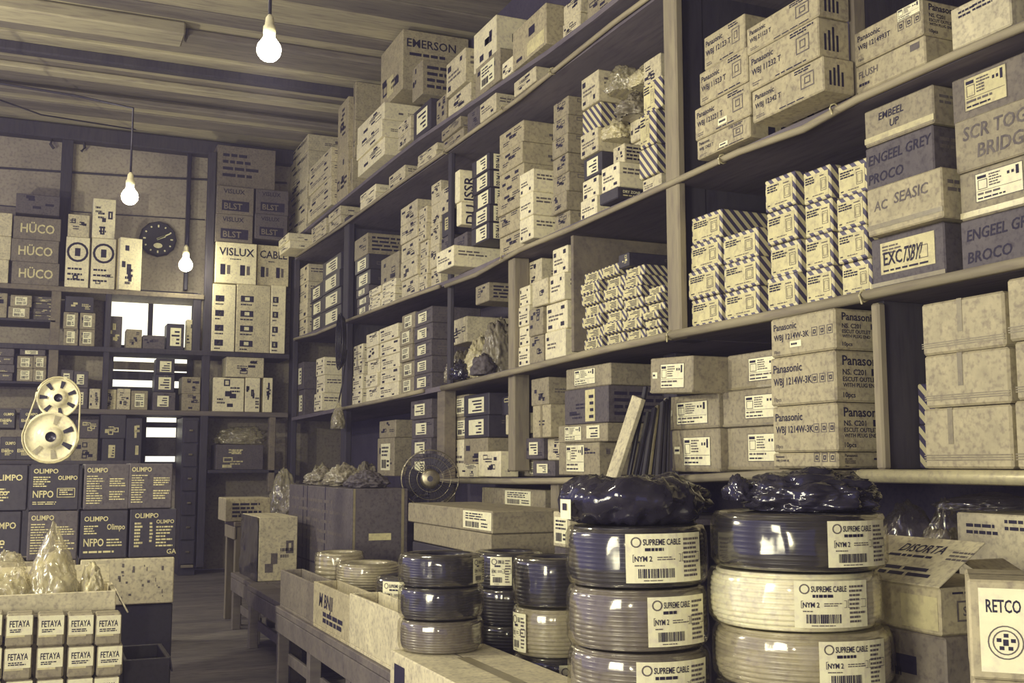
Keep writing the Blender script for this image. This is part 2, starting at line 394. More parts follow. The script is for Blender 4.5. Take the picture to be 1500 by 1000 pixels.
def interp(Y, pts):
    if Y <= pts[0][0]: return pts[0][1]
    for (a, za), (b, zb) in zip(pts, pts[1:]):
        if Y <= b: return za+(zb-za)*(Y-a)/(b-a)
    return pts[-1][1]
LEV = {'E': [(1, 3.02), (4.5, 3.02), (6.8, 3.15), (10.9, 3.2)], 'A': [(1, 2.90), (6, 2.91), (10.9, 3.01)], 'B': [(1, 2.11), (6, 2.10), (8.6, 2.15), (10.9, 2.22)],
       'C': [(1, 1.51), (4, 1.51), (6.2, 1.47), (10.9, 1.44)], 'D': [(1, .985), (2.6, .985), (4.3, .945), (6, .92), (10.9, .90)]}
def zl(lv, Y): return interp(Y, LEV[lv])
ORD = ['topmost', 'second from top', 'third from top', 'fourth from top', 'fifth from top', 'sixth from top', 'seventh from top', 'eighth from top', 'ninth from top']
SEED = [100]
OBS = []                     # room taken by what already stands: [low corner, high corner, fixed]
NEXT = {'A': 'E', 'B': 'A', 'C': 'B', 'D': 'C'}
def note(mb, fixed=True, off=(0, 0, 0)):
    OBS.append([[min(v[i] for v in mb.v)+off[i] for i in range(3)], [max(v[i] for v in mb.v)+off[i] for i in range(3)], fixed])
def resolve(lo, hi, wa, da, minz=.03):
    """trim a stack's room so that it stands clear of its neighbours and meets what it rests on"""
    for L_, H_, fx in OBS:                      # meet the goods above or below
        if fx or min(hi[wa], H_[wa])-max(lo[wa], L_[wa]) < .3*(hi[wa]-lo[wa]) or min(hi[da], H_[da])-max(lo[da], L_[da]) < .02: continue
        if abs(lo[2]-H_[2]) < .035 and hi[2]-H_[2] > minz: lo[2] = H_[2]+.001
        if abs(hi[2]-L_[2]) < .035 and L_[2]-lo[2] > minz: hi[2] = L_[2]-.001
    for rep in range(3):
        for L_, H_, fx in OBS:
            ov = [min(hi[k], H_[k])-max(lo[k], L_[k]) for k in range(3)]
            if min(ov) <= .0015: continue
            g = .010 if fx else .003
            W, D, Hh = hi[wa]-lo[wa], hi[da]-lo[da], hi[2]-lo[2]; c = []
            c.append((ov[wa]/W, 'w'))
            if lo[da] < L_[da]-.05: c.append(((.35*ov[da]/D), 'd'))
            else: c.append((max(.0, H_[da]-lo[da])*2.2, 'b'))
            c.append((ov[2]/Hh*1.1, 'z'))
            k = min(c)[1]
            if k == 'w':
                if (lo[wa]+hi[wa]) > (L_[wa]+H_[wa]): lo[wa] = H_[wa]+g
                else: hi[wa] = L_[wa]-g
            elif k == 'd': hi[da] = L_[da]-g
            elif k == 'b': sft = H_[da]+g-lo[da]; lo[da] += sft; hi[da] = max(hi[da], lo[da]+.08)
            else:
                if lo[2]+hi[2] > L_[2]+H_[2]: lo[2] = H_[2]+.001
                else: hi[2] = L_[2]-.001
    OBS.append([list(lo), list(hi), False]); return lo, hi
def place_stack(base, w, d, h, n, sty, look, ph, grp, rz, jit, name, cat, roll=0):
    if name == 'carton' and h < .145: name = 'small_box'
    rng = random.Random(SEED[0]); SEED[0] += 7
    st = ST[sty] if isinstance(sty, str) else sty; src = None
    for i in range(n):
        q = n-1-i
        if src is None: o = src = carton(name, d, w, h-.0015, st, SEED[0])
        elif i < 4 and n <= 8 and i % 2 == 1: o = carton(name, d, w, h-.0015, st, SEED[0]+i)      # a second print, so that a stack is not one stamp
        else: o = copy_tree(src)
        o.location = (base.x+rng.uniform(-1, 1)*.010*jit, base.y+rng.uniform(-1, 1)*.003*jit, base.z+i*h); o.rotation_euler = (roll, 0, rz+rng.uniform(-1, 1)*.016*jit)
        lab = look+' '+ph if n == 1 else '%s, %s, %s' % (look, 'bottom one' if q == n-1 else ORD[q], ph)
        tag(o, lab, cat, grp)
    return o
def S(lv, x0, x1, yt, n, sty, look, ph, grp, out=-.015, d=.33, yb=None, jit=1, gap=.006, name='carton', cat='box', rz=0, roll=0, ym=None):
    """a stack on a shelf of the right wall: pixels of the left and right edge of its aisle face, top pixel at the right edge"""
    X = XS-out; ym = ym or yt; p1 = on(x1, ym, 0, X); p0 = on(x0, ym, 0, X); zt = on(x1, yt, 0, X).z
    zb = on(x1, yb, 0, X).z if yb else zl(lv, (p0.y+p1.y)/2)+.002
    if not yb: zb = max(zl(lv, p0.y), zl(lv, p1.y))+.004
    if lv in NEXT and out > -.5 and X+d/2 > XS: zt = min(zt, min(zl(NEXT[lv], p0.y), zl(NEXT[lv], p1.y))-.046)
    if lv == 'E': zt = min(zt, ZC-.012)
    lo, hi = resolve([X, p1.y+gap/2, zb], [min(X+d, XR-.02), p0.y-gap/2, zt], 1, 0)
    w = hi[1]-lo[1]; h = (hi[2]-lo[2])/n; d = hi[0]-lo[0]
    if w < .03 or h < .02 or d < .04: print('BAD', ph, w, h, d)
    return place_stack(Vector(((lo[0]+hi[0])/2, (lo[1]+hi[1])/2, lo[2])), w, d, h, n, sty, look, ph, grp, rz, jit, name, cat, roll)
def T(Y, x0, x1, yt, n, sty, look, ph, grp, zb=None, yb=None, d=.2, jit=1, gap=.004, name='carton', cat='box', rz=0, roll=0):
    """a stack whose printed front looks at the camera (towards -y), front plane at Y"""
    xm = (x0+x1)/2; p0 = on(x0, yt, 1, Y); p1 = on(x1, yt, 1, Y); zt = on(xm, yt, 1, Y).z
    if zb is None: zb = on(xm, yb, 1, Y).z
    lo, hi = resolve([p0.x+gap/2, Y, zb+.001], [p1.x-gap/2, min(Y+d, YB-.065), zt], 0, 1)
    w = hi[0]-lo[0]; h = (hi[2]-lo[2])/n; d = hi[1]-lo[1]
    if w < .02 or h < .015 or d < .04: print('BAD', ph, w, h, d)
    return place_stack(Vector(((lo[0]+hi[0])/2, (lo[1]+hi[1])/2, lo[2])), w, d, h, n, sty, look, ph, grp, math.pi/2+rz, jit, name, cat, roll)
# ------------------------------------------------------------------ the room
YB = 10.95; XL = -3.2; XR = 2.86; ZC = 4.16; YF = -2.6
m = MB(); m.box(XL, XR, YF, YB, -.08, 0, 'floor_mat', .001); struct(m.build('floor'))
m = MB(); m.box(XL, XR+.1, YB, YB+.1, 0, ZC, 'plaster', .001)
struct(m.build('wall_back'))
m = MB(); m.box(XR, XR+.1, YF, YB, 0, ZC, 'back_panel', .001); struct(m.build('wall_right'))
# timber ceiling: boards run across the shop
m = MB()
for q in ((XL, -2.5, 0, ZC), (.3, XR+.1, 0, ZC), (-2.5, .3, 2.25, ZC)): m.box(q[0], q[1], YF-.1, YF, q[2], q[3], 'plaster', .001)
struct(m.build('wall_front'))       # the shop front, open above the counter, is behind the camera
rng = random.Random(4)
m = MB(); m.box(XL-.1, XR+.1, YF, YB+.1, ZC+.06, ZC+.12, 'ceiling_wood', .001)
y = YF; i = 0
while y < YB:
    wd = rng.uniform(.2, .42); z = ZC+rng.uniform(0, .05)
    m.box(XL-.05, XR+.05, y, min(y+wd-.008, YB), z, z+.04, 'ceiling_pale' if rng.random() < .18 else 'ceiling_wood', .006); y += wd
struct(m.build('ceiling'))
def beam(n, y0, y1, z0, mt, x0=XL, x1=XR):
    k = MB(); k.box(x0, x1, y0, y1, z0, ZC+.01, mt, .012); struct(k.build('trim_%d' % n))
yb_ = on(100, 40, 2, ZC-.1).y; beam(1, yb_-.16, yb_+.1, ZC-.09, 'ceiling_pale', XL, on(268, 55, 1, yb_).x); beam(2, yb_-.05, yb_+.1, ZC-.05, 'ceiling_wood', on(272, 55, 1, yb_).x, XR)
yb_ = on(100, 82, 2, ZC-.06).y; beam(3, yb_, yb_+.10, ZC-.07, 'wood_dark')
yb_ = on(100, 108, 2, ZC-.04).y; beam(4, yb_, yb_+.13, ZC-.04, 'ceiling_pale')
yb_ = on(100, 140, 2, ZC-.04).y; beam(5, yb_, yb_+.12, ZC-.04, 'ceiling_wood')
beam(6, YB-.16, YB, ZC-.13, 'wood_dark')
# sheet joints and a cable pinned across the back wall
for i, (a, b) in enumerate((((0, 246), (420, 268)), ((0, 300), (300, 322)))):
    k = MB(); k.tube([on(a[0]-60, a[1]-4, 1, YB-.01), on((a[0]+b[0])/2, (a[1]+b[1])/2+2, 1, YB-.01), on(b[0], b[1], 1, YB-.01)], .011 if i == 0 else .006, 'wood_dark'); struct(k.build('trim_%d' % (7+i)))
# windows of the back wall: glazed, daylight behind
def window(n, x0, x1, y0, y1, mull, slats=()):
    a = on(x0, y1, 1, YB); b = on(x1, y0, 1, YB); f = MB(); t = .05
    r = struct(empty('window_%d' % n, (a.x, YB, a.z))); X0, X1, Z0, Z1 = 0, b.x-a.x, 0, b.z-a.z
    for q in ((X0-t, X1+t, Z1, Z1+t), (X0-t, X1+t, Z0-t, Z0), (X0-t, X0, Z0, Z1), (X1, X1+t, Z0, Z1)): f.box(q[0], q[1], -.05, 0, q[2], q[3], 'wood_dark', .004)
    if mull: xm = on(mull, y0, 1, YB).x-a.x; f.box(xm-.022, xm+.022, -.045, 0, Z0, Z1, 'wood_dark', .004)
    f.build('window_frame', r); note(f, True, (a.x, YB, a.z))
    g = MB(); g.box(X0, X1, -.012, -.004, Z0, Z1, 'day_glow', .001); g.build('pane', r)
    for (s0, s1, mt) in slats:
        k = MB(); zz0 = on(x0, s1, 1, YB).z-a.z; zz1 = on(x0, s0, 1, YB).z-a.z; k.box(X0, X1, -.04, -.02, zz0, zz1, mt, .004); k.build('shutter_slat', r)
    return r
window(1, 158, 281, 437, 507, 221)
window(2, 163, 274, 517, 600, None, [(529, 541, 'wood_mid'), (543, 556, 'wood_dark'), (566, 600, 'black')])
window(3, 212, 258, 612, 676, None, [(618, 626, 'wood_dark'), (640, 668, 'slate')])
# ------------------------------------------------------------------ shelving along the right wall
RS = empty('timber_shelving', (XS, 6, 0)); tag(RS, 'tall timber shelving of long sagging boards filling the right wall', 'shelving')
RSI = Matrix.Translation((-XS, -6, 0))
def rs_part(name, mb): o = mb.build(name, RS, (-XS, -6, 0)); return o
YE = 10.4
def board(lv, y0, y1, x0, x1, mt, th=.03):
    k = MB(); ys = [y0]
    while ys[-1] < y1-.01: ys.append(min(ys[-1]+.5, y1))
    V = []; Fc = []
    for y in ys:
        z = zl(lv, y)
        V += [(x0, y, z-th), (x0, y, z), (x1, y, z), (x1, y, z-th)]
    for i in range(len(ys)-1):
        for j in range(4): a, b = i*4+j, i*4+(j+1) % 4; Fc.append((a, b, b+4, a+4))
    Fc += [(3, 2, 1, 0), tuple(len(V)-4+q for q in range(4))]
    k.mesh(V, Fc, mt); rs_part('shelf_board', k)
board('E', 1.2, YE, XS-.02, XR, 'shelf_wood', .025); board('A', 1.2, YE, XS-.02, XR, 'shelf_wood'); board('B', 1.0, YE, XS-.02, XR, 'shelf_wood')
board('C', 3.57, YE, XS-.02, XR, 'shelf_wood'); board('C', 1.0, 3.56, XS-.02, XR, 'shelf_wood')
board('D', 3.57, 6.6, XS-.02, XR, 'shelf_wood'); board('D', 1.0, 3.56, XS-.02, XR, 'shelf_wood')
def rail(lv, pts, r=.012, x=XS-.035, mt='wood_h', dz=-.018):
    k = MB(); k.tube([(x+rng.uniform(-.004, .004), y, zl(lv, y)+dz+q) for y, q in pts], r, mt, 7); rs_part('edge_rail', k)
rail('A', [(10.3, 0), (8.6, -.01), (7, .0), (6.1, 0), (5, -.01), (4, .01), (3, 0), (1.2, 0)])
rail('B', [(10.3, 0), (9.4, -.02), (8.7, 0)]); rail('B', [(8.5, 0), (7.6, .0), (6.8, -.005), (6.2, -.01)]); rail('B', [(6.1, -.02), (5.6, -.03), (5, 0), (4.4, -.01), (3.6, -.005), (3.1, .0), (2.75, -.02), (2.5, 0), (2.1, 0), (1.2, -.02)], .013)
rail('C', [(8.5, 0), (7.4, .0), (6.5, .01)], .014); rail('C', [(6.15, 0), (5.1, -.005), (4.2, .0), (3.6, .0)], .017); rail('C', [(3.58, 0), (3, -.004), (2.5, .0)], .018); rail('C', [(2.49, 0), (1.8, .004), (1.1, .0)], .016)
rail('D', [(6.5, 0), (5, 0), (3.7, 0)], .016); rail('D', [(3.5, 0), (2.9, .01), (2.56, 0)], .016); rail('D', [(2.54, 0), (1.8, .0), (1.1, .0)], .020, mt='metal_pale')
def post(px0, px1, py, z0, z1, depth, mt, x=XS-.012, mt2=None):
    a = on(px0, py, 0, x).y; b = on(px1, py, 0, x).y; k = MB(); k.box(x, x+depth, b, a, z0, z1, mt, .006)
    rs_part('post', k); note(k)
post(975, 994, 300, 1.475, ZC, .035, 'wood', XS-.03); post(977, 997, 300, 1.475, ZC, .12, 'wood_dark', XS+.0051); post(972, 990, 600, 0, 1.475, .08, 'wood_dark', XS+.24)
post(744, 753, 450, .965, 2.07, .09, 'wood'); post(503, 510, 400, 0, 3.0, .05, 'wood_dark'); post(425, 431, 450, 0, 3.0, .05, 'wood_dark'); post(655, 659, 450, 1.47, 2.9, .03, 'wood_dark'); post(1278, 1290, 550, .985, 1.47, .03, 'wood'); post(1242, 1250, 30, 2.11, 3.02, .05, 'wood'); post(806, 817, 730, 0, .93, .12, 'wood'); post(640, 650, 620, 0, 1.47, .08, 'wood_mid')
for (px, py, lv, z0, z1, mt) in ((992, 300, 'B', 1.51, 2.9, 'wood_dark'), (838, 420, 'C', 1.515, 2.06, 'wood_mid'), (1286, 550, 'D', .985, 1.48, 'wood_dark'), (1250, 30, 'B', 2.115, 2.98, 'wood_dark'), (510, 400, 'B', 1.45, 2.9, 'wood_dark')):
    k = MB(); y = on(px, py, 0, XS).y; k.box(XS+.02 if mt != 'wood_mid' else XS, XR-.01, y-.012, y+.012, z0, z1, mt, .003); rs_part('side_panel', k); note(k)
k = MB(); k.box(XR-.012, XR-.002, 1.0, YE, .0, 3.4, 'back_panel', .002); rs_part('back_board', k)
for lv, ys in (('A', (6.1, 4.6, 5.2)), ('B', (3.2, 2.60, 5.2)), ('C', (3.57, 2.5))):
    for y in ys:
        k = MB(); z = zl(lv, y)-.018; k.tube([(XS-.035+.018*math.cos(t*math.pi/4), y, z+.017*math.sin(t*math.pi/4)) for t in range(8)], .003, 'tape_pale', 5, True); k.tube([(XS-.05, y, z), (XS-.07, y-.03, z-.03)], .003, 'tape_pale', 4); rs_part('cable_tie', k)
# ------------------------------------------------------------------ shelving on the back wall
YS = 10.42
BS = empty('back_shelving', (.8, YS, 0)); tag(BS, 'dark timber shelving across the back wall around the bright windows', 'shelving')
def bs_part(name, mb):
    note(mb); return mb.build(name, BS, (-.8, -YS, 0))
ZB = {'H': 2.575, 'W': 2.05, 'L': 1.49}
for lv, x0, x1, mt in (('H', -2.6, 1.39, 'wood_mid'), ('W', -2.6, 2.2, 'wood_dark'), ('L', -2.6, 2.2, 'wood_x'), ('L2', -2.6, .05, 'wood_dark')):
    z = ZB.get(lv, 1.80 if lv == 'L2' else 0)
    if lv == 'L2': continue
    k = MB(); k.box(x0, x1, YS-.01, YB-.06, z-.045, z, mt, .004); bs_part('shelf_board', k)
for px, py0, py1, mt, wd in ((100, 200, 410, 'wood_dark', .10), (279, 215, 425, 'metal_dark', .035), (312, 222, 830, 'wood_dark', .07), (83, 425, 640, 'wood_mid', .08), (400, 605, 720, 'wood_mid', .06), (160, 430, 600, 'wood_dark', .05), (290, 430, 515, 'wood_dark', .07)):
    y = YS if py0 > 230 or px == 312 else YB-.12
    a = on(px, py0, 1, y); b = on(px, py1, 1, y); k = MB(); k.box(a.x-wd/2, a.x+wd/2, y, y+.08, max(b.z, 0), min(a.z, ZC-.02), mt, .005); bs_part('post', k)
for q in ((-2.6, .12, 2.27), (-2.6, .03, 1.72)):
    k = MB(); k.box(q[0], q[1], YS, YB-.06, q[2]-.02, q[2], 'wood_dark', .003); bs_part('shelf_board', k)
k = MB(); p = on(75, 196, 1, YB-.1)
for sx in (-1, 1):
    c0 = on(100, 200, 1, YB-.1); k.tube([c0+Vector((sx*.05, 0, .02)), c0+Vector((sx*.13, 0, .0)), c0+Vector((sx*.15, 0, -.09)), c0+Vector((sx*.12, 0, -.13))], .014, 'wood_dark')
k.build('bracket', BS, (-.8, -YS, 0))
# ------------------------------------------------------------------ bare bulbs
def bulb(loc, r, cord, label, power):
    o = empty('light_bulb', loc); tag(o, label, 'light bulb')
    g = MB(); prof = [(0, -r)]+[(r*math.sin(math.pi*t/12), -r*math.cos(math.pi*t/12)) for t in range(1, 9)]+[(r*.5, r*1.02), (r*.42, r*1.35)]
    g.lathe(prof, 20, 'bulb_glow'); g.build('glass', o)
    s = MB(); s.lathe([(r*.40, r*1.30), (r*.52, r*1.34), (r*.52, r*1.95), (r*.40, r*2.1), (r*.34, r*2.7), (r*.16, r*3.0), (.004, r*3.05)], 14, 'plastic_white'); s.build('socket', o)
    c = MB(); c.tube([(0, 0, r*3.0)]+[Vector(q)-Vector(loc) for q in cord], .006, 'metal_dark'); c.build('cord', o)
    return o
B1 = at(394, 73, 3.6); bulb(B1, .040, [B1+Vector((0, 0, .6)), Vector((B1.x, B1.y, ZC+.02))], 'bare glowing bulb hanging high near the top of the picture', 0)
B2 = at(190, 288, 5.3); c2 = B2.copy(); c2.z = on(191, 158, 1, B2.y).z
bulb(B2, .040, [c2, on(110, 140, 1, B2.y), on(0, 122, 1, B2.y), on(-260, 90, 1, B2.y)], 'bare glowing bulb on a long black cord above the wall clock', 0)
B3 = on(272, 388, 1, YS-.14); bulb(B3, .062, [B3+Vector((.02, .03, .3)), on(279, 300, 1, YS+.005)], 'low glowing bulb on the back wall right of the clock', 0)
point('bulb_light_hall', B1+Vector((0, 0, -.10)), 24, WARM, .03); point('bulb_light_cord', B2+Vector((0, 0, -.10)), 13, WARM, .03); point('bulb_light_back', B3+Vector((0, -.12, -.05)), 10, WARM, .04)
# wall clock
cc = on(231, 351, 1, YB-.03); ck = empty('wall_clock', cc); tag(ck, 'round black wall clock with pale hour marks on the back wall', 'clock')
R_ = 26*pz(cc)/F_PX; CM = Matrix.Rotation(math.pi/2, 4, 'X')
k = MB(); k.lathe([(0, .0), (R_, 0), (R_*1.02, .03), (R_*.94, .05), (R_*.90, .045)], 12, 'metal_dark', CM, smooth=False); k.build('case', ck)
k = MB(); k.lathe([(0, .042), (R_*.9, .042)], 32, 'black', CM); k.build('dial', ck)
k = MB()
for i in range(12):
    a = i*math.pi/6; q = Matrix.Rotation(a, 4, 'Y'); L_ = .14 if i % 3 == 0 else .09; k.box(-.007, .007, -.046, -.043, R_*(.80-L_), R_*.80, 'paper', .001, q)
k.build('hour_marks', ck)
for nm, a, L_, t in (('hour_hand', 65, .42, .010), ('minute_hand', 62, .72, .006)):
    k = MB(); k.box(-t, t, -.052, -.049, -R_*.08, R_*L_, 'paper', .001, Matrix.Rotation(math.radians(a), 4, 'Y')); k.build(nm, ck)
k = MB(); k.lathe([(0, .0475), (R_*.24, .0475)], 20, 'paper', CM @ Matrix.Diagonal((1, .62, 1, 1)) @ Matrix.Translation((0, -R_*.62, 0))); k.build('dial_badge', ck)

# thin even violet haze added through the shop to lift the shadows
m = MB(); m.box(XL-.3, XR+.3, YF-.3, YB+.3, -.2, ZC+.3, 'plaster', .001)
hz = m.build('shadow_lift_haze'); hm = bpy.data.materials.new('haze'); hm.use_nodes = True; N = hm.node_tree.nodes; N.remove(N['Principled BSDF'])
vs = N.new('ShaderNodeVolumeScatter'); vs.inputs['Color'].default_value = (.60, .55, 1, 1); vs.inputs['Density'].default_value = .0055
hm.node_tree.links.new(vs.outputs[0], N['Material Output'].inputs['Volume']); hz.data.materials.clear(); hz.data.materials.append(hm); hz['kind'] = 'stuff'; hz['label'] = 'thin even violet haze added to lift the shadows of the shop'; hz['category'] = 'haze'
# ================================================================== RIGHT WALL, top plank and ledge
G = 'cartons on the top plank'
S('E', 424, 452, 172, 6, 'pale', 'small pale carton', 'at the far end of the top plank', G, d=.42)
S('E', 455, 486, 214, 4, 'pale_corner', 'small pale carton', 'second along from the far end, top plank', G, out=.04)
S('E', 488, 512, 265-125, 2, 'kraft', 'narrow kraft carton', 'pressed against the tall plain cartons, top plank', G, d=.3)
S('E', 513, 521, 55, 3, 'kraft_plain', 'tall plain kraft carton', 'reaching the ceiling on the top plank', G, out=-.04, d=.5)
S('E', 524, 562, 148, 3, 'white', 'white flat carton', 'in front of the tall plain cartons', G, out=.10, d=.3)
S('E', 564, 580, 190, 2, 'mid', 'shadowed carton', 'right of the white flat cartons', G)
S('E', 583, 601, 168, 2, 'pale', 'pale carton', 'below the big lettered carton', G, out=.04)
def p_emer(mb, fm, sm, w, d, h, rng):
    text(mb, 'EMERSON', sm, d*.06, h*.72, h*.14, 'ink', d*.8); bars(mb, sm, d*.1, h*.55, d*.8, h*.65, 1, rng, 'ink'); marks(mb, fm, w, h, rng, 4); quad(mb, fm, w*.3, h*.1, w*.6, h*.42, 'paper_old')
S('E', 560, 593, 33, 1, dict(body='kraft', pr=p_emer), 'big lettered kraft carton', 'high on the top plank under the ceiling', G, out=-.08, d=.55, yb=128)
S('E', 566, 592, 122, 2, 'slate', 'dusky carton', 'carrying the big lettered carton', G, out=-.08, d=.5)
S('E', 604, 619, 86, 1, 'mid_side', 'leaning kraft carton', 'marked with a round sign, top plank', G, out=.02, d=.4, yb=136)
S('E', 604, 630, 142, 1, 'dark_lab', 'dark carton', 'under the leaning kraft carton', G, out=.02, yb=186)
S('E', 632, 652, 135, 1, 'mid', 'kraft carton with dark square', 'right of the dark one, top plank', G)
S('E', 654, 682, 68, 1, 'pale_corner', 'upright pale carton', 'with a large white face, top plank', G, yb=118, jit=0)
S('E', 656, 688, 118, 1, 'pale', 'pale carton', 'supporting the upright pale one, top plank', G, out=.01)
S('E', 694, 727, 20, 1, 'white', 'white upright carton', 'third group left of the tall post, top plank', G, yb=80, jit=0)
S('E', 697, 733, 72, 1, 'mid_lab', 'kraft carton with slip', 'under the white upright carton', G, out=.01)
S('E', 736, 752, 80, 1, 'white', 'low white carton', 'lying right of the slip carton, top plank', G, out=.02)
def p_wave(mb, fm, sm, w, d, h, rng):
    quad(mb, fm, w*.5, h*.52, w*.68, h*.74, 'ink'); quad(mb, fm, w*.12, h*.12, w*.3, h*.2, 'ink'); quad(mb, fm, w*.45, h*.06, w*.95, h*.4, 'paper_old')
S('E', 742, 800, 2, 1, dict(body='kraft', pr=p_wave), 'biggest smooth kraft carton', 'near the top edge, top plank', G, out=.03, d=.45)
S('E', 824, 850, -12, 2, 'pale', 'pale carton', 'cut by the upper picture edge, top plank', G)
S('E', 858, 900, -60, 2, 'mid', 'kraft carton', 'above the picture edge, nearest the post', G)
G = 'small cartons on the high ledge'
for i, (x0, x1, yt, n, st, lk, ph) in enumerate((
    (409, 423, 340, 2, 'white', 'small white carton', 'at the far end of the high ledge'),
    (436, 450, 334, 2, 'pale', 'small pale carton', 'second from the far end, high ledge'),
    (458, 478, 318, 2, 'pale_corner', 'small pale carton', 'third from the far end, high ledge'),
    (483, 500, 300, 2, 'pale', 'small pale carton', 'fourth from the far end, high ledge'),
    (527, 549, 268, 2, 'white', 'small white carton', 'below the white flat cartons, high ledge'),
    (569, 592, 240, 1, 'pale_corner', 'small pale carton', 'left of the mid ledge, high ledge'),
    (611, 638, 207, 2, 'pale', 'small pale carton', 'above the vertical lettering, high ledge'),
    (648, 677, 166, 2, 'mid', 'small kraft carton', 'below the upright pale carton, high ledge'),
    (705, 729, 128, 1, 'pale_corner', 'small pale carton', 'below the slip carton, high ledge'),
    (755, 788, 79, 1, 'pale', 'pale carton', 'nearest of the boxes on the high ledge'),
    (684, 702, 152, 1, 'slate', 'small dusky carton', 'between pale ones on the high ledge'))):
    S('A', x0, x1, yt, n, st, lk, ph, G, out=.17 if i == 0 else .02, d=.25)
# ================================================================== upper shelf (B), far to near
G = 'shiny cartons on the upper shelf'
S('B', 432, 447, 385, 4, 'pale_corner', 'shiny pale carton', 'at the far end, upper shelf', G, d=.3)
S('B', 474, 500, 368, 4, 'dark_lab', 'shiny dark carton with slip', 'left of the dark steel post', G, d=.3)
S('B', 456, 472, 412, 3, 'dark_lab', 'shiny dark carton', 'left of the slip cartons, upper shelf', G, d=.3)
G = 'cartons on the upper shelf'
S('B', 521, 540, 340, 1, 'mid_side', 'broad kraft carton', 'topmost right of the dark steel post', G, d=.45, yb=371)
S('B', 522, 541, 371, 2, 'dark_lab', 'dark carton with slip', 'under the broad kraft carton', G, yb=415)
S('B', 522, 540, 415, 3, 'slate_lab', 'dusky carton with slip', 'at the bottom right of the steel post', G)
S('B', 560, 586, 366, 1, 'mid', 'kraft carton', 'behind the twin white rows, upper shelf', G, out=-.06, yb=408)
S('B', 542, 559, 412, 3, 'white_corner', 'white carton', 'left of the twin rows, upper shelf', G)
S('B', 561, 580, 404, 3, 'white_corner', 'white carton', 'right of the twin rows, upper shelf', G)
S('B', 588, 612, 290, 5, 'pale', 'pale carton', 'starting the long white wall, upper shelf', G, d=.4)
S('B', 613, 626, 300, 5, 'pale_corner', 'narrow pale carton', 'second in the white wall, upper shelf', G, out=-.03)
S('B', 627, 644, 262, 5, 'pale', 'pale carton', 'third in the white wall, upper shelf', G, out=-.05)
S('B', 645, 671, 262, 1, 'pale', 'wide pale carton', 'topping the white wall beside the lettering', G, out=-.03, yb=300)
S('B', 646, 662, 300, 1, 'dark_slip', 'dark carton with small slip', 'beside the vertical lettering', G, out=-.02, yb=340)
S('B', 645, 660, 340, 1, 'slate', 'dusky carton', 'under the dark one beside the lettering', G, out=-.02, yb=368)
S('B', 640, 664, 358, 1, 'white_corner', 'white bright carton', 'jutting from the upper shelf edge', G, out=.15, d=.3)
S('B', 664, 684, 338, 1, 'slate', 'plain dusky carton', 'behind the jutting white one', G, out=.02, yb=362)
def p_vert(t):
    def f(mb, fm, sm, w, d, h, rng):
        fv = lambda u, v, e: sm(d*.72-v, u, e)
        text(mb, t, fv, h*.05, d*.18, d*.36, 'ink', h*.92)
    return f
S('B', 667, 674, 247, 1, dict(body='white', pr=p_vert('ISSR')), 'white carton lettered up its end', 'above its twin, upper shelf', G, out=.10, d=.16, yb=294)
S('B', 667, 674, 296, 1, dict(body='white', pr=p_vert('DU')), 'white carton with two big letters', 'below its lettered twin', G, out=.10, d=.16, yb=328)
def p_vside(mb, fm, sm, w, d, h, rng):
    fv = lambda u, v, e: sm(d*.62-v, u, e)
    quad(mb, sm, d*.2, h*.06, d*.75, h*.94, 'paper', .001); text(mb, 'PRIMA', lambda u, v, e: fv(u, v, .002), h*.1, d*.06, d*.26, 'ink', h*.8)
S('B', 688, 718, 222, 5, dict(body='dark', pr=p_vside, label=[(.3, .1, .9, .9, 'd')]), 'dark carton with white ends', 'right of the vertical lettering', G, out=.02, d=.14)
S('B', 731, 766, 174, 6, 'kraft', 'printed kraft carton', 'left in the high block, upper shelf', G, d=.3)
S('B', 762, 782, 245, 3, 'white_corner', 'white carton', 'set before the high block, upper shelf', G, out=.05, d=.2)
S('B', 785, 808, 155, 7, 'kraft', 'kraft carton', 'middle in the high block, upper shelf', G, d=.3)
S('B', 809, 832, 138, 7, 'mid', 'kraft carton', 'right in the high block, upper shelf', G, d=.42)
G = 'jumbled goods left of the tall post'
S('B', 853, 879, 100, 1, 'pale_corner', 'pale carton', 'on top of the striped jumble', G, yb=146, d=.3)
S('B', 851, 878, 147, 1, 'striped_bare', 'striped carton', 'under the pale one on the jumble', G, yb=184, d=.3)
S('B', 852, 878, 185, 1, 'pale_corner', 'pale carton with icon', 'under the striped one in the jumble', G, yb=220, d=.3)
S('B', 853, 880, 221, 1, 'dark_lab', 'dark carton', 'fourth down in the jumble', G, yb=252, d=.3)
S('B', 852, 876, 253, 2, 'white_corner', 'white carton', 'lowest left in the jumble', G, d=.3)
S('B', 894, 911, 208, 1, 'pale_side', 'lettered pale carton', 'amid the jumble', G, out=.02, yb=238, d=.14)
S('B', 878, 904, 238, 1, 'white_corner', 'clean white carton', 'on the dark lettered one, jumble', G, out=.06, yb=272, d=.2)
def p_darkt(mb, fm, sm, w, d, h, rng):
    quad(mb, sm, d*.08, h*.1, d*.92, h*.85, 'black'); text(mb, 'DRY ZONE', sm, d*.14, h*.5, h*.24, 'paper', d*.7); bars(mb, sm, d*.14, h*.2, d*.8, h*.4, 1, rng, 'paper_old', .001)
S('B', 878, 905, 272, 1, dict(body='dark', pr=p_darkt), 'dark carton with light lettering', 'at the bottom of the jumble', G, out=.06, d=.2)
S('B', 936, 963, 208, 1, 'striped_bare', 'striped carton', 'beside the tall post, upper shelf', G, yb=252, d=.3)
S('B', 938, 966, 252, 1, 'pale_corner', 'pale carton', 'under the striped one by the tall post', G, d=.3)
S('B', 938, 962, 158, 1, 'striped_half', 'striped carton with label', 'in the middle of the jumble by the post', G, yb=206, d=.3)
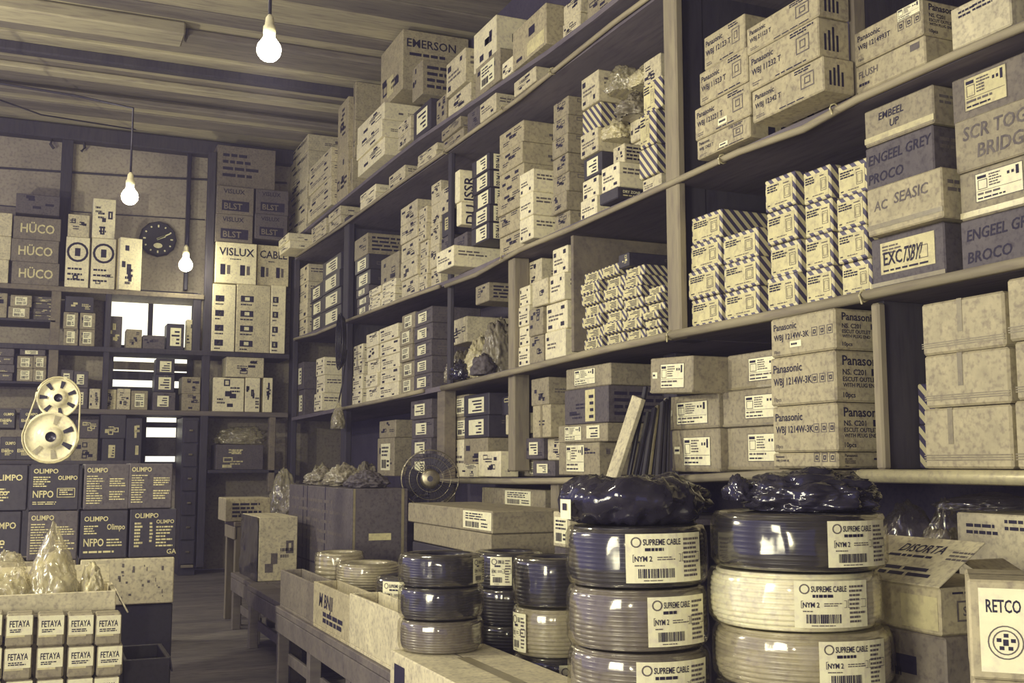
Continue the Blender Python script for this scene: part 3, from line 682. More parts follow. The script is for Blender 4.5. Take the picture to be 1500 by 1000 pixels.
S('B', 940, 968, 108, 1, 'striped_half', 'striped carton with round sign', 'high in the jumble by the post', G, yb=156, d=.3)
S('B', 912, 935, 150, 2, 'pale', 'pale carton', 'behind bags in the jumble', G, yb=252, d=.3, out=-.08)
S('B', 940, 966, 75, 1, 'pale', 'crushed pale carton', 'topping the jumble by the post', G, yb=108, d=.3, out=-.04)
# right of the tall post, upper shelf: big lettered cartons
G = 'big lettered cartons on the upper shelf'
MD = ['WBJ 12123 T', 'WBJ 11523 T', 'WBJ 123221 T', 'WBJ 12423 T']
for i, (x0, x1, yt, yb) in enumerate(((1029, 1090, 18, 70), (1024, 1096, 67, 119), (1017, 1100, 116, 168), (1021, 1100, 164, None))):
    q = dict(body='kraft', pr=p_pana_up(MD[i]))
    if i >= 2: q['label'] = [(.44, .12, .6, .32, 't')]
    S('B', x0, x1, yt, 1, q, 'lettered kraft carton', ORD[i]+' of the pile just right of the tall post', G, out=.06, d=.42, yb=yb, jit=.5)
for i, (x0, x1, yt, yb) in enumerate(((1091, 1199, -22, 22), (1094, 1199, 22, 82), (1098, 1205, 84, None))):
    S('B', x0, x1, yt, 1, dict(body='kraft', pr=p_pana_up(('WBJ 21123 T', 'WBJ 11232 T', 'WBJ 12342 T')[i])), 'lettered kraft carton', ORD[i]+' of the jutting pile left of the thin post', G, out=.14, d=.42, yb=yb, jit=.3)
S('B', 1243, 1352, -4, 1, dict(body='kraft', pr=p_pana('WBJ 1214993T'), label=[(.66, .66, .98, 1.0, 'f')]), 'lettered kraft carton with white slip', 'right of the thin post, upper shelf', G, out=.02, d=.3, yb=50, jit=.3)
def p_flush(mb, fm, sm, w, d, h, rng):
    text(mb, 'FLUSH', fm, w*.05, h*.5, h*.25, 'ink_soft', w*.3); bars(mb, fm, w*.05, h*.15, w*.25, h*.35, 1, rng); quad(mb, fm, w*.8, h*.62, w*.93, h*.86, 'ink_soft')
S('B', 1246, 1355, 50, 1, dict(body='kraft', pr=p_flush), 'kraft carton without slip', 'under the slip one right of thin post', G, out=.02, d=.3, jit=.3)
S('B', 1388, 1480, -30, 1, 'pale_plain', 'crumpled pale carton', 'wrapped in film at the top right corner', G, out=.02, d=.3)
# ================================================================== middle shelf (C)
G = 'cartons on the middle shelf'
S('C', 432, 441, 529, 2, 'slate_lab', 'dusky tall carton', 'at the far end, middle shelf', G, d=.34)
S('C', 463, 474, 522, 3, 'white_corner', 'white tall carton', 'left of the hanging bag, middle shelf', G, out=.02, d=.24)
S('C', 508, 526, 502, 4, 'white_corner', 'white carton', 'right of the hanging bag, middle shelf', G, d=.2)
S('C', 538, 555, 484, 5, 'white', 'white carton', 'left of the white twin rows, middle shelf', G)
S('C', 557, 584, 472, 5, 'white_corner', 'white carton', 'right of the white twin rows, middle shelf', G)
S('C', 587, 606, 455, 5, 'mid_lab', 'kraft carton with slip', 'right of the white twin rows', G)
S('C', 608, 634, 447, 5, 'slate_lab', 'dusky carton with slip', 'left of the slim steel rod, middle shelf', G)
S('C', 636, 652, 468, 4, 'mid', 'kraft carton', 'touching the slim steel rod, middle shelf', G, out=-.08)
S('C', 696, 716, 412, 1, 'mid_side', 'kraft carton', 'perched on the packets, middle shelf', G, d=.36, yb=440)
S('C', 662, 686, 462, 1, 'pale', 'pale carton', 'among packets right of the steel rod', G, yb=500, out=-.1)
S('C', 694, 735, 470, 1, 'mid', 'flat kraft carton', 'under the perched carton', G, out=-.25, d=.3)
S('C', 760, 776, 416, 4, 'white_corner', 'white carton', 'right of the wooden post, middle shelf', G)
S('C', 766, 786, 376, 1, 'pale', 'pale carton', 'crowning the white ones by the post', G, yb=410, out=-.05)
S('C', 776, 797, 448, 2, 'mid', 'kraft carton', 'below the bright sheet, middle shelf', G)
S('C', 778, 800, 405, 1, 'pale_plain', 'bright blank carton', 'on the kraft ones, middle shelf', G, yb=446, out=.01)
S('C', 799, 829, 434, 2, 'white_corner', 'large white carton', 'left of the side panel, middle shelf', G)
S('C', 807, 829, 357, 2, 'white_corner', 'white carton', 'standing high beside the side panel', G, yb=432)
S('C', 842, 852, 345, 1, 'slate', 'tall dusky carton', 'standing against the side panel, middle shelf', G, out=-.12, d=.38)
G = 'small striped cartons left of the tall post'
for j, (x0, x1, yt, n, ph) in enumerate(((854, 881, 392, 7, 'first row right of the side panel'), (884, 911, 383, 7, 'second row right of the side panel'), (914, 942, 385, 7, 'third row right of the side panel'), (944, 968, 415, 6, 'row touching the tall post'))):
    S('C', x0, x1, yt, n, 'striped_small', 'small striped carton', ph, G, d=.26, jit=1.6)
S('C', 897, 922, 368, 1, 'dark', 'flat dark carton', 'lying on the small striped cartons', G, yb=386, d=.4, out=.0)
G = 'striped switch cartons on the middle shelf'
S('C', 1011, 1056, 303, 4, 'striped', 'striped carton with white label', 'right beside the tall post', G, d=.34, ym=400)
S('C', 1060, 1112, 330, 3, 'striped', 'striped carton with white label', 'second right of the tall post', G, d=.34, ym=400)
S('C', 1125, 1171, 247, 4, 'striped', 'striped carton with white label', 'third right of the tall post', G, d=.3, ym=400)
S('C', 1179, 1221, 236, 4, 'striped', 'striped carton with white label', 'fourth right of the tall post', G, d=.3, ym=400)
S('C', 1229, 1274, 226, 4, 'striped', 'striped carton with white label', 'touching the handwritten cartons', G, d=.3, ym=400)
G = 'handwritten cartons on the middle shelf'
TP = [('f', 0, .04, 1, .14, 'tape_pale')]
S('C', 1264, 1368, 121, 1, dict(body='kraft_mid', pr=p_hand([('EMBEEL', .22, .62, .2, 0), ('UP', .38, .34, .2, 0)]), tape=[('f', 0, .08, 1, .24, 'tape_pale')]), 'handwritten carton reading upwards EMBEEL', 'topmost right of the striped cartons', G, d=.22, yb=180, jit=.4)
S('C', 1266, 1368, 184, 1, dict(body='slate', pr=p_hand([('ENGEEL GREY', .05, .58, .22, .02), ('PROCO', .04, .16, .22, .02)])), 'grey handwritten carton', 'under the topmost one, right of the stripes', G, d=.24, yb=252, jit=.4)
S('C', 1267, 1380, 250, 1, dict(body='kraft', pr=p_hand([('AC', .1, .5, .2, 0), ('SEASIC', .38, .55, .22, .02)], True, 'ink_soft'), tape=[('f', 0, .12, 1, .22, 'tape')]), 'clean kraft carton with faint handwriting', 'third down right of the stripes', G, out=.02, d=.2, yb=318, jit=.4)
def x_scrawl(o, fm, sm, w, d, h, rng):
    k = MB(); U, V = (lambda a: w*(.14+.74*a)), (lambda a: h*(.26+.62*a))
    quad(k, fm, U(0), V(0), U(1), V(1), 'paper_old', .0012); bars(k, fm, U(.04), V(.6), U(.5), V(.92), 3, rng, 'ink_soft', .002); outline(k, fm, U(.72), V(.25), U(.88), V(.65), .002, 'ink_soft', .002)
    text(k, 'EXC', fm, U(.06), V(.28), h*.26, 'ink', w*.26, e=.0024); text(k, 'TSBY!', fm, U(.40), V(.26), h*.3, 'ink', w*.25, e=.0024, slant=.3); bars(k, fm, U(.05), V(.04), U(.9), V(.16), 1, rng, 'ink', .002); k.build('paper_label', o)
S('C', 1274, 1384, 322, 1, dict(body='slate', extra=x_scrawl, tape=[('f', 0, .04, 1, .12, 'tape')]), 'grey carton with scrawled white label', 'lowest right of the striped cartons', G, d=.22, jit=.4)
def p_scr(mb, fm, sm, w, d, h, rng): text(mb, 'SCR TOGE', fm, w*.1, h*.58, h*.26, 'ink_soft', w*.8, slant=.1); text(mb, 'BRIDGE', fm, w*.26, h*.2, h*.26, 'ink_soft', w*.6, slant=.1)
S('C', 1390, 1520, 60, 1, dict(body='kraft_dark', label=[(.16, .2, .66, .92, 'fo')]), 'dark kraft carton with white label', 'highest at the right picture edge', G, d=.3, yb=140, jit=.3, out=-.05)
S('C', 1393, 1530, 133, 1, dict(body='kraft_mid', pr=p_scr), 'kraft carton with faint handwriting', 'second down at the right picture edge', G, d=.3, yb=215, jit=.3, out=-.02)
S('C', 1400, 1530, 212, 1, dict(body='kraft_mid', label=[(.2, .3, .76, .9, 'f')], tape=[('f', 0, .04, 1, .16, 'tape_pale')]), 'kraft carton with white label', 'third down at the right picture edge', G, d=.3, yb=292, jit=.3, out=-.02)
S('C', 1403, 1530, 292, 1, dict(body='slate', pr=p_hand([('ENGEEL GREY', .08, .58, .22, .02), ('BROCO', .08, .14, .22, .02)])), 'grey handwritten carton', 'lowest at the right picture edge, middle shelf', G, d=.3, jit=.3, out=-.02)
# ================================================================== lower shelf (D)
G = 'cartons on the lower shelf'
S('D', 555, 579, 614, 1, 'mid', 'small kraft carton', 'on the taller one left of the fan', G, yb=640, out=-.06, d=.4)
S('D', 553, 578, 641, 1, 'mid_lab', 'tall kraft carton', 'left of the fan on the lower shelf', G, out=-.05, d=.4)
S('D', 602, 632, 583, 4, 'slate_lab', 'dusky carton', 'directly above the fan', G, d=.16)
S('D', 654, 676, 576, 2, 'mid_lab', 'kraft carton with slip', 'upper left, right of the fan', G, yb=642, out=-.03)
S('D', 654, 676, 643, 1, 'white_corner', 'white carton', 'below the slip cartons, right of the fan', G, out=-.03)
S('D', 678, 717, 574, 2, 'dark_lab', 'dark carton with slip', 'behind, right of the fan', G, yb=640, out=-.05)
S('D', 679, 716, 641, 1, 'mid', 'kraft carton', 'beneath the dark ones right of the fan', G, out=-.05)
S('D', 720, 754, 603, 1, 'pale_plain', 'pale carton with tape', 'bridging the dark ones, lower shelf', G, yb=634, out=.0, d=.3)
S('D', 722, 775, 575, 1, 'dark', 'dark lettered carton', 'behind the pale one, lower shelf', G, yb=602, out=-.12)
S('D', 736, 765, 635, 1, 'slate', 'plain dusky carton', 'under the pale taped one, lower shelf', G, yb=672, out=-.03)
S('D', 768, 796, 640, 1, 'slate_lab', 'dusky carton with slip', 'left of the stacked blank pair', G, yb=672, out=-.05)
S('D', 700, 734, 660, 1, 'white', 'small white carton', 'at the shelf edge right of the fan', G, out=.02, d=.12)
S('D', 671, 698, 679, 1, 'white', 'flat white carton', 'nearest the fan, lower shelf', G, out=.02, d=.2)
S('D', 738, 775, 672, 1, 'mid_lab', 'flat kraft carton', 'with paper slip at the shelf edge', G, out=.02, d=.2)
S('D', 777, 812, 674, 1, 'slate_lab', 'flat dusky carton', 'at the shelf edge below the blank pair', G, out=.0, d=.2)
S('D', 777, 803, 551, 1, 'mid', 'blank kraft carton', 'upper of the blank pair, lower shelf', G, yb=592, out=.0, d=.22)
S('D', 780, 807, 592, 1, 'kraft_plain', 'blank kraft carton', 'lower of the blank pair, lower shelf', G, yb=640, out=.02, d=.22)
S('D', 800, 826, 640, 1, 'pale', 'pale carton', 'under the blank pair, lower shelf', G, yb=672, out=-.03, d=.2)
S('D', 828, 892, 530, 1, dict(body='kraft_mid', label=[(.2, .15, .68, .9, 'f')]), 'long flat kraft carton with label', 'left of the leaning boards', G, yb=563, out=.0, d=.38)
S('D', 828, 894, 565, 1, dict(body='slate', pr=p_side, label=[(.5, .06, .72, .94, 'do')]), 'big dusky carton with upright slip', 'left of the leaning boards', G, yb=618, out=.0, d=.38)
S('D', 816, 886, 619, 1, dict(body='kraft_mid', label=[(.14, .1, .5, .92, 'f'), (.6, .2, .86, .9, 'd')]), 'kraft carton with two labels', 'below the big dusky one', G, yb=646, out=.03, d=.2)
S('D', 815, 876, 648, 1, dict(body='kraft_mid', label=[(.2, .1, .66, .95, 'f')], pr=p_marks(4, 2)), 'torn kraft carton', 'lowest left of the leaning boards', G, out=.03, d=.2)
G = 'goods cartons right of the leaning boards'
S('D', 957, 1022, 517, 1, 'goods', 'battered kraft carton with label', 'topmost right of the leaning boards', G, yb=572, out=.12, d=.3, roll=.05, jit=2)
S('D', 968, 1050, 571, 1, 'goods', 'kraft carton with label', 'second down right of the leaning boards', G, yb=626, out=.03, d=.3)
S('D', 984, 1054, 628, 1, 'goods', 'kraft carton with label', 'lowest right of the leaning boards', G, out=.03, d=.3)
S('D', 1060, 1140, 509, 1, 'goods_right', 'kraft carton with label', 'topmost behind the lettered column', G, yb=565, out=.0, d=.3)
S('D', 1060, 1142, 567, 1, 'goods_right', 'kraft carton with label', 'second down behind the lettered column', G, yb=623, out=.0, d=.3)
S('D', 1060, 1142, 624, 1, 'goods_right', 'kraft carton with label', 'lowest behind the lettered column', G, out=.0, d=.3)
G = 'lettered cartons on the lower shelf'
for i, (x0, x1, yt, yb) in enumerate(((1127, 1223, 440, 511), (1127, 1224, 513, 588), (1130, 1226, 588, 661), (1131, 1227, 662, None))):
    q = dict(body='kraft', pr=p_pana('WBJ 1214W-3K'), c=.006)
    if i == 0: q['label'] = [(.32, .2, .5, .36, 't')]
    S('D', x0, x1, yt, 1, q, 'lettered kraft carton'+(' with price tag' if i == 0 else ''), ORD[i]+' of the column on the lower shelf', G, out=.09, d=.34, yb=yb, jit=.35)
G = 'plain cartons right of the side panel'
BD = [('f', 0, .13, 1, .15, 'tape'), ('f', 0, .17, 1, .19, 'tape'), ('f', 0, .21, 1, .23, 'tape')]
for i, (x0, x1, yt, yb, t) in enumerate(((1345, 1468, 424, 507, .46), (1352, 1478, 505, 590, .42), (1350, 1480, 588, None, .30))):
    S('D', x0, x1, yt, 1, dict(body='kraft', tape=BD+[('f', t, .38 if i < 2 else .4, t+.06, 1, 'tape')], c=.006), 'plain kraft carton with three bands', ORD[i]+' of the left column, lower shelf', G, out=.03, d=.3, yb=yb, jit=.4)
for i, (x0, x1, yt, yb) in enumerate(((1472, 1600, 385, 485), (1482, 1610, 488, 578), (1484, 1610, 578, None))):
    S('D', x0, x1, yt, 1, dict(body='kraft', tape=BD, c=.006), 'plain kraft carton with three bands', ORD[i]+' of the column cut by right edge', G, out=.03, d=.3, yb=yb, jit=.4)
S('D', 1324, 1382, 558, 1, 'striped_bare', 'striped carton', 'upper one behind the plain cartons', G, out=-.12, d=.2, yb=620)
S('D', 1324, 1382, 622, 1, 'striped_bare', 'striped carton', 'lower one behind the plain cartons', G, out=-.12, d=.2)
# ================================================================== BACK WALL
G = 'cartons on the high back shelf'
z = ZB['H']
def hu(mb, fm, sm, w, d, h, rng): text(mb, 'HÜCO', fm, w*.15, h*.3, h*.4, 'paper_old', w*.72)
T(YS, -40, 18, 310, 3, 'pale_plain', 'pale carton', 'at the left picture edge, high back shelf', G, zb=z, d=.3)
T(YS, 20, 90, 318, 3, dict(body='kraft_dark', pr=hu), 'grey carton with pale lettering', 'left of the wall bracket post', G, zb=z, d=.3)
T(YS+.05, 22, 87, 285, 1, 'slate', 'long flat dusky carton', 'on the pale lettered cartons', G, yb=314, d=.3)
def rd(mb, fm, sm, w, d, h, rng):
    c = (w*.5, h*.7); r = h*.2
    for i in range(16):
        a, b = i*math.pi/8, (i+1)*math.pi/8
        mb.face([fm(c[0]+math.cos(t)*rr, c[1]+math.sin(t)*rr, .0009) for t, rr in ((a, r), (b, r), (b, r*.78), (a, r*.78))], 'ink')
    quad(mb, fm, c[0]-r*.25, c[1]-r*.4, c[0]+r*.25, c[1]+r*.4, 'ink'); bars(mb, fm, w*.1, h*.1, w*.9, h*.42, 3, rng, 'ink', .0009, .35); marks(mb, fm, w, h*.4, rng, 2)
T(YS, 98, 133, 347, 1, dict(body='white', pr=rd), 'white carton with round sign', 'left one under the hanging bulb', G, zb=z, d=.3)
T(YS, 135, 171, 349, 1, dict(body='white', pr=rd), 'white carton with round sign', 'right one under the hanging bulb', G, zb=z, d=.3)
T(YS, 101, 133, 314, 1, 'pale', 'square pale carton', 'on the left round sign carton', G, yb=345, d=.25)
T(YS, 136, 170, 291, 1, 'white', 'tall white carton', 'on the right round sign carton', G, yb=347, d=.25)
T(YS-.02, 172, 206, 348, 1, 'white', 'white creased carton', 'left below the wall clock', G, zb=z, d=.14, rz=.2)
G = 'cartons on the middle back shelf'; z = ZB['W']
T(YS, 94, 116, 457, 2, 'mid_lab', 'small kraft carton', 'left one, left of the upper window', G, zb=z, d=.25)
T(YS, 117, 140, 458, 2, 'mid_lab', 'small kraft carton', 'right one, left of the upper window', G, zb=z, d=.25)
T(YS, 96, 138, 434, 1, 'dark', 'dark glossy carton', 'on the small kraft cartons by the window', G, yb=456, d=.25)
T(YS, 158, 182, 461, 1, 'slate_light', 'dark carton with three signs', 'in the left corner of the upper window', G, zb=z, d=.2)
T(YS, 184, 208, 482, 1, 'mid', 'small kraft carton', 'before the left pane of the window', G, zb=z, d=.2)
T(YS, 210, 243, 491, 1, 'slate', 'low grey carton', 'before the window mullion', G, zb=z, d=.2)
T(YS, 245, 271, 474, 1, 'dark_lab', 'dark carton with bulb picture', 'before the right window pane', G, zb=z, d=.2)
T(YS, 274, 288, 466, 1, 'pale', 'narrow pale carton', 'in the right window corner', G, zb=z, d=.2)
T(YS, 302, 310, 466, 1, 'pale', 'narrow pale carton', 'beside the tall printed cartons', G, zb=z, d=.2)
z = 2.27-.15
T(YS, -30, 12, 428, 1, 'mid', 'kraft carton', 'at left edge below the lettered cartons', G, yb=478, d=.25)
T(YS, 14, 46, 432, 2, 'mid_lab', 'grey kraft carton', 'below the pale lettered cartons', G, yb=479, d=.25)
T(YS, 48, 84, 432, 4, 'slate_light', 'flat dusky carton', 'left of the wooden upright', G, yb=480, d=.25)
G = 'cartons on the low back shelf'; z = ZB['L']
T(YS, 88, 107, 541, 1, 'slate_lab', 'small dusky carton', 'upper left under the windows', G, yb=568, d=.2)
T(YS, 110, 132, 543, 1, 'slate_lab', 'small dusky carton', 'upper right under the windows', G, yb=568, d=.2)
T(YS, 87, 107, 569, 1, 'slate', 'grey carton', 'first of the low row, low back shelf', G, zb=z, d=.2)
T(YS, 108, 130, 569, 1, 'slate_lab', 'grey carton with slip', 'second of the low row, low back shelf', G, zb=z, d=.2)
for i, (x0, x1) in enumerate(((132, 151), (153, 171), (172, 192))):
    T(YS, x0, x1, 569, 1, 'pale', 'small pale carton', ('left', 'middle', 'right')[i]+' of three below the lower window', G, zb=z, d=.2)
T(YS, 194, 219, 572, 1, 'mid_lab', 'grey carton with cross slip', 'right of the three small pale ones', G, zb=z, d=.2)
T(YS, 222, 256, 574, 1, 'slate_lab', 'wide dusky carton', 'low before the lower window', G, zb=z, d=.2)
T(YS, 226, 256, 548, 1, 'dark_lab', 'dark carton', 'on the wide dusky one', G, yb=573, d=.2)
T(YS, 228, 256, 525, 1, 'dark_lab', 'dark carton with vase picture', 'highest before the lower window', G, yb=547, d=.2)
T(YS, 267, 298, 552, 2, 'mid', 'dull kraft carton', 'right of the lower window', G, zb=z, d=.25)
T(YS, 314, 360, 553, 1, 'white', 'broad printed white carton', 'right end of the low back shelf', G, zb=z, d=.28)
T(YS, 361, 383, 553, 1, 'white', 'printed white carton', 'second from right, low back shelf', G, zb=z, d=.28)
T(YS, 385, 399, 553, 1, 'white', 'narrow white carton', 'at the right end, low back shelf', G, zb=z, d=.28)
T(YS, 330, 386, 523, 1, 'pale', 'flat pale carton', 'on the printed white cartons', G, yb=551, d=.25)
G = 'cartons stored at the left of the back wall'
T(YS, -20, 22, 505, 4, 'slate_light', 'dusky carton', 'at the left edge, beside the slip cartons', G, yb=570, d=.25)
T(YS, 25, 49, 521, 2, 'mid_lab', 'kraft carton with slip', 'left pair below the small shelf', G, yb=570, d=.25)
T(YS, 50, 76, 521, 2, 'mid_lab', 'kraft carton with slip', 'right pair below the small shelf', G, yb=570, d=.25)
T(YS, 31, 69, 497, 1, 'slate_lab', 'dusky carton with slip', 'on the paired slip cartons', G, yb=520, d=.25)
G = 'printed cartons in the back right corner'; z = ZB['W']
def vis(t):
    def f(mb, fm, sm, w, d, h, rng):
        text(mb, t, fm, w*.08, h*.68, h*.19, 'ink', w*.86); bars(mb, fm, w*.35, h*.57, w*.65, h*.62, 1, rng)
        for q in (.12, .6): quad(mb, fm, w*q, h*.2, w*(q+.12), h*.46, 'ink'); quad(mb, fm, w*(q+.16), h*.22, w*(q+.24), h*.44, 'ink_soft')
    return f
def tall(mb, fm, sm, w, d, h, rng):
    for i in range(4): quad(mb, fm, w*.12, h*(.08+.22*i), w*.5, h*(.17+.22*i), 'ink'); bars(mb, fm, w*.12, h*(.02+.22*i), w*.5, h*(.06+.22*i), 1, rng); quad(mb, fm, w*.24, h*(.10+.22*i), w*.38, h*(.15+.22*i), 'paper')
T(YS-.03, 313, 347, 416, 1, dict(body='white', pr=tall), 'tall white carton with four pictures', 'left of three in the back corner', G, zb=z, d=.3)
T(YS-.03, 348, 398, 417, 1, dict(body='pale', pr=tall), 'broad tall pale carton with pictures', 'in the back right corner', G, zb=z, d=.3)
T(YS-.03, 399, 421, 418, 1, dict(body='white', pr=tall), 'narrow tall white carton with pictures', 'right of three in the back corner', G, zb=z, d=.3)
T(YS-.03, 313, 376, 355, 1, dict(body='white', pr=vis('VISLUX')), 'white carton lettered in black', 'left one above the tall picture cartons', G, yb=413, d=.3)
T(YS-.03, 378, 425, 358, 1, dict(body='pale', pr=vis('CABLE')), 'pale carton lettered in black', 'right one above the tall picture cartons', G, yb=414, d=.3)
def vd(mb, fm, sm, w, d, h, rng):
    text(mb, 'VISLUX', fm, w*.18, h*.74, h*.16, 'ink', w*.64); quad(mb, fm, w*.14, h*.12, w*.88, h*.48, 'ink'); text(mb, 'BLST', fm, w*.2, h*.18, h*.22, 'kraft_dark', w*.6, e=.0016)
T(YS-.02, 318, 373, 273, 2, dict(body='kraft_dark', pr=vd), 'grey lettered carton', 'left in the upper back corner', G, yb=353, d=.3)
T(YS-.02, 376, 424, 278, 2, dict(body='slate', pr=vd), 'dusky lettered carton', 'right in the upper back corner', G, yb=356, d=.3)
T(YS+.02, 320, 406, 216, 1, dict(body='kraft_dark', pr=p_lines), 'big dusky carton with printed lines', 'topmost in the back corner', G, yb=271, d=.3)
# ================================================================== LEFT FOREGROUND
G = 'dark lettered cartons of the left pile'
def olm(k):
    def f(mb, fm, sm, w, d, h, rng):
        A = 'paper_old'
        if k == 0: text(mb, 'OLIMPO', fm, w*.06, h*.8, h*.10, A, w*.5); bars(mb, fm, w*.06, h*.5, w*.42, h*.74, 5, rng, A, .001); text(mb, 'OLIMPO', fm, w*.56, h*.66, h*.09, A, w*.4); text(mb, 'NFPO', fm, w*.06, h*.28, h*.15, A, w*.42); outline(mb, fm, w*.55, h*.28, w*.92, h*.48, w*.012, A); bars(mb, fm, w*.6, h*.32, w*.9, h*.46, 3, rng, A, .001); bars(mb, fm, w*.06, h*.12, w*.7, h*.2, 2, rng, A, .001)
        elif k == 1: text(mb, 'OLIMPO', fm, w*.06, h*.82, h*.10, A, w*.45); bars(mb, fm, w*.06, h*.12, w*.46, h*.76, 12, rng, A, .001, .4); bars(mb, fm, w*.56, h*.5, w*.94, h*.7, 4, rng, A, .001); bars(mb, fm, w*.56, h*.2, w*.94, h*.42, 4, rng, A, .001)
        elif k == 2: text(mb, 'OLIMPO', fm, w*.08, h*.78, h*.10, A, w*.5); text(mb, 'Olimpo', fm, w*.56, h*.6, h*.12, A, w*.38); text(mb, 'NFPO', fm, w*.08, h*.26, h*.16, A, w*.42); bars(mb, fm, w*.56, h*.24, w*.92, h*.42, 3, rng, A, .001); bars(mb, fm, w*.08, h*.5, w*.4, h*.7, 4, rng, A, .001); bars(mb, fm, w*.08, h*.1, w*.8, h*.18, 1, rng, A, .001)
        elif k == 3: text(mb, 'OLIMPO', fm, w*.1, h*.82, h*.10, A, w*.5); bars(mb, fm, w*.1, h*.2, w*.28, h*.74, 8, rng, A, .001, .6); bars(mb, fm, w*.42, h*.3, w*.5, h*.74, 6, rng, A, .001, .6); text(mb, 'OLIMPO', fm, w*.56, h*.7, h*.08, A, w*.38); bars(mb, fm, w*.56, h*.2, w*.94, h*.66, 7, rng, A, .001); text(mb, 'GA', fm, w*.8, h*.06, h*.1, A)
        else: text(mb, 'OLIMPO', fm, w*.3, h*.66, h*.13, A, w*.6); bars(mb, fm, w*.3, h*.2, w*.7, h*.5, 5, rng, A, .001); text(mb, 'Electro', fm, w*.1, h*.34, h*.14, A, w*.7)
    return f
OK = ['dark carton with faded grey lettering', 'dark carton with bold pale lettering']
YP = 4.9
zp0 = on(200, 816, 1, YP).z
rows = (((-40, 36, 749, 4), (42, 117, 748, 1), (119, 190, 747, 2), (191, 261, 745, 3)), ((-36, 43, 680, 4), (46, 119, 679, 0), (121, 189, 679, 1), (192, 257, 678, 1)))
for r, row in enumerate(rows):
    for c, (x0, x1, yt, k) in enumerate(row):
        T(YP-.02*(1-r), x0, x1, yt, 1, dict(body='slate' if k == 1 else 'dark', pr=olm(k)), 'dark lettered carton', ('lower', 'upper')[r]+' row of the left pile, '+('at the picture edge', 'second from left', 'third from left', 'at the aisle end')[c], G, zb=zp0 if r == 0 else zp0+.222, d=.24, jit=.8)
G = 'cartons under the left pile'
def worn(mb, fm, sm, w, d, h, rng):
    for i in range(26): u = w*rng.uniform(.3, .95); v = h*rng.uniform(.08, .85); quad(mb, fm, u, v, u+w*rng.uniform(.006, .03), v+h*rng.uniform(.02, .1), 'ink_soft')
T(YP-.03, 116, 255, 817, 1, dict(body='pale', pr=worn, lid=0), 'worn pale case', 'beneath the aisle end of the dark lettered pile', G, yb=886, d=.3)
T(YP-.02, 150, 251, 887, 1, 'black', 'big black case', 'on the floor below the worn pale one', G, zb=0, d=.3) if 'black' in ST else None
T(YP-.02, -60, 112, 818, 1, 'mid', 'wide kraft case', 'under the left end of the dark pile', G, yb=890, d=.3)
T(YP-.02, -60, 148, 890, 1, 'slate', 'wide dusky case', 'on the floor under the left pile', G, zb=0, d=.3)
G = 'small lettered cartons front left'
def fet(mb, fm, sm, w, d, h, rng):
    quad(mb, fm, w*.04, h*.36, w*.96, h*.97, 'paper', .0006); text(mb, 'FETAYA', fm, w*.14, h*.62, h*.2, 'ink', w*.72, e=.0014); bars(mb, fm, w*.16, h*.44, w*.84, h*.56, 2, rng, 'ink', .0014, .6); quad(mb, fm, w*.04, h*.30, w*.7, h*.36, 'paper_old', .0006)
YQ = 3.75; FS = dict(body='kraft_mid', pr=fet, c=.006)
hf = on(90, 899, 1, YQ).z-on(90, 946, 1, YQ).z; zt = on(90, 899, 1, YQ).z
for j, (x0, x1) in enumerate(((-38, 7), (10, 53), (55, 97), (99, 140), (142, 182))):
    T(YQ, x0, x1, 899, 5, FS, 'small lettered carton', ('left column at the picture edge', 'second column from the left', 'third column from the left', 'fourth column from the left', 'column nearest the aisle')[j]+', front left', G, zb=zt-5*hf, d=.11, jit=.5)
# ================================================================== builders of single things
import bmesh
def lump(parent, name, c, sx, sy, sz, mt, seed, amp=.18, fr=2.6, sub=5, peak=0, flat=-.55, ridge=1, rz=0):
    """crumpled film: a rounded bag with creases, pinched towards the top by 'peak', resting flat"""
    bm = bmesh.new(); bmesh.ops.create_icosphere(bm, subdivisions=sub, radius=1); off = Vector((seed*3.1, seed*1.7, seed*.9)); V = []
    for v in bm.verts:
        n = v.co.normalized(); q = n*fr+off
        a = noise.noise(q); b = abs(noise.noise(q*2.1+Vector((5, 1, 2)))); e = abs(noise.noise(q*4.6)); r = 1+amp*(a*1.1-ridge*(b*1.5-.35)-.5*ridge*(e-.25))
        p = n*r
        p = Vector((math.copysign(abs(p.x)**.8, p.x), math.copysign(abs(p.y)**.8, p.y), p.z))
        if peak and p.z > -.2: k = 1-peak*min(1, (p.z+.2)/1.25)**1.1; p.x *= k; p.y *= k
        p.z = max(p.z, flat); V.append((p.x*sx, p.y*sy, (p.z-flat)*sz))
    Fc = [tuple(q.index for q in f.verts) for f in bm.faces]; bm.free()
    k = MB(); k.mesh(V, Fc, mt, True); return k.build(name, parent, c, rz)
def bag(c, sx, sy, sz, seed, label, grp=None, film_='film_milky', inner='poly_white', peak=.6, name='plastic_bag', amp=.2):
    o = empty(name, c); tag(o, label, 'plastic bag', grp)
    lump(o, 'film', (0, 0, 0), sx, sy, sz, film_, seed, amp, 2.4, 5, peak)
    if inner: lump(o, 'contents', (0, 0, .003), sx*.8, sy*.8, sz*.62, inner, seed+5, .28, 2.2, 4)
    return o
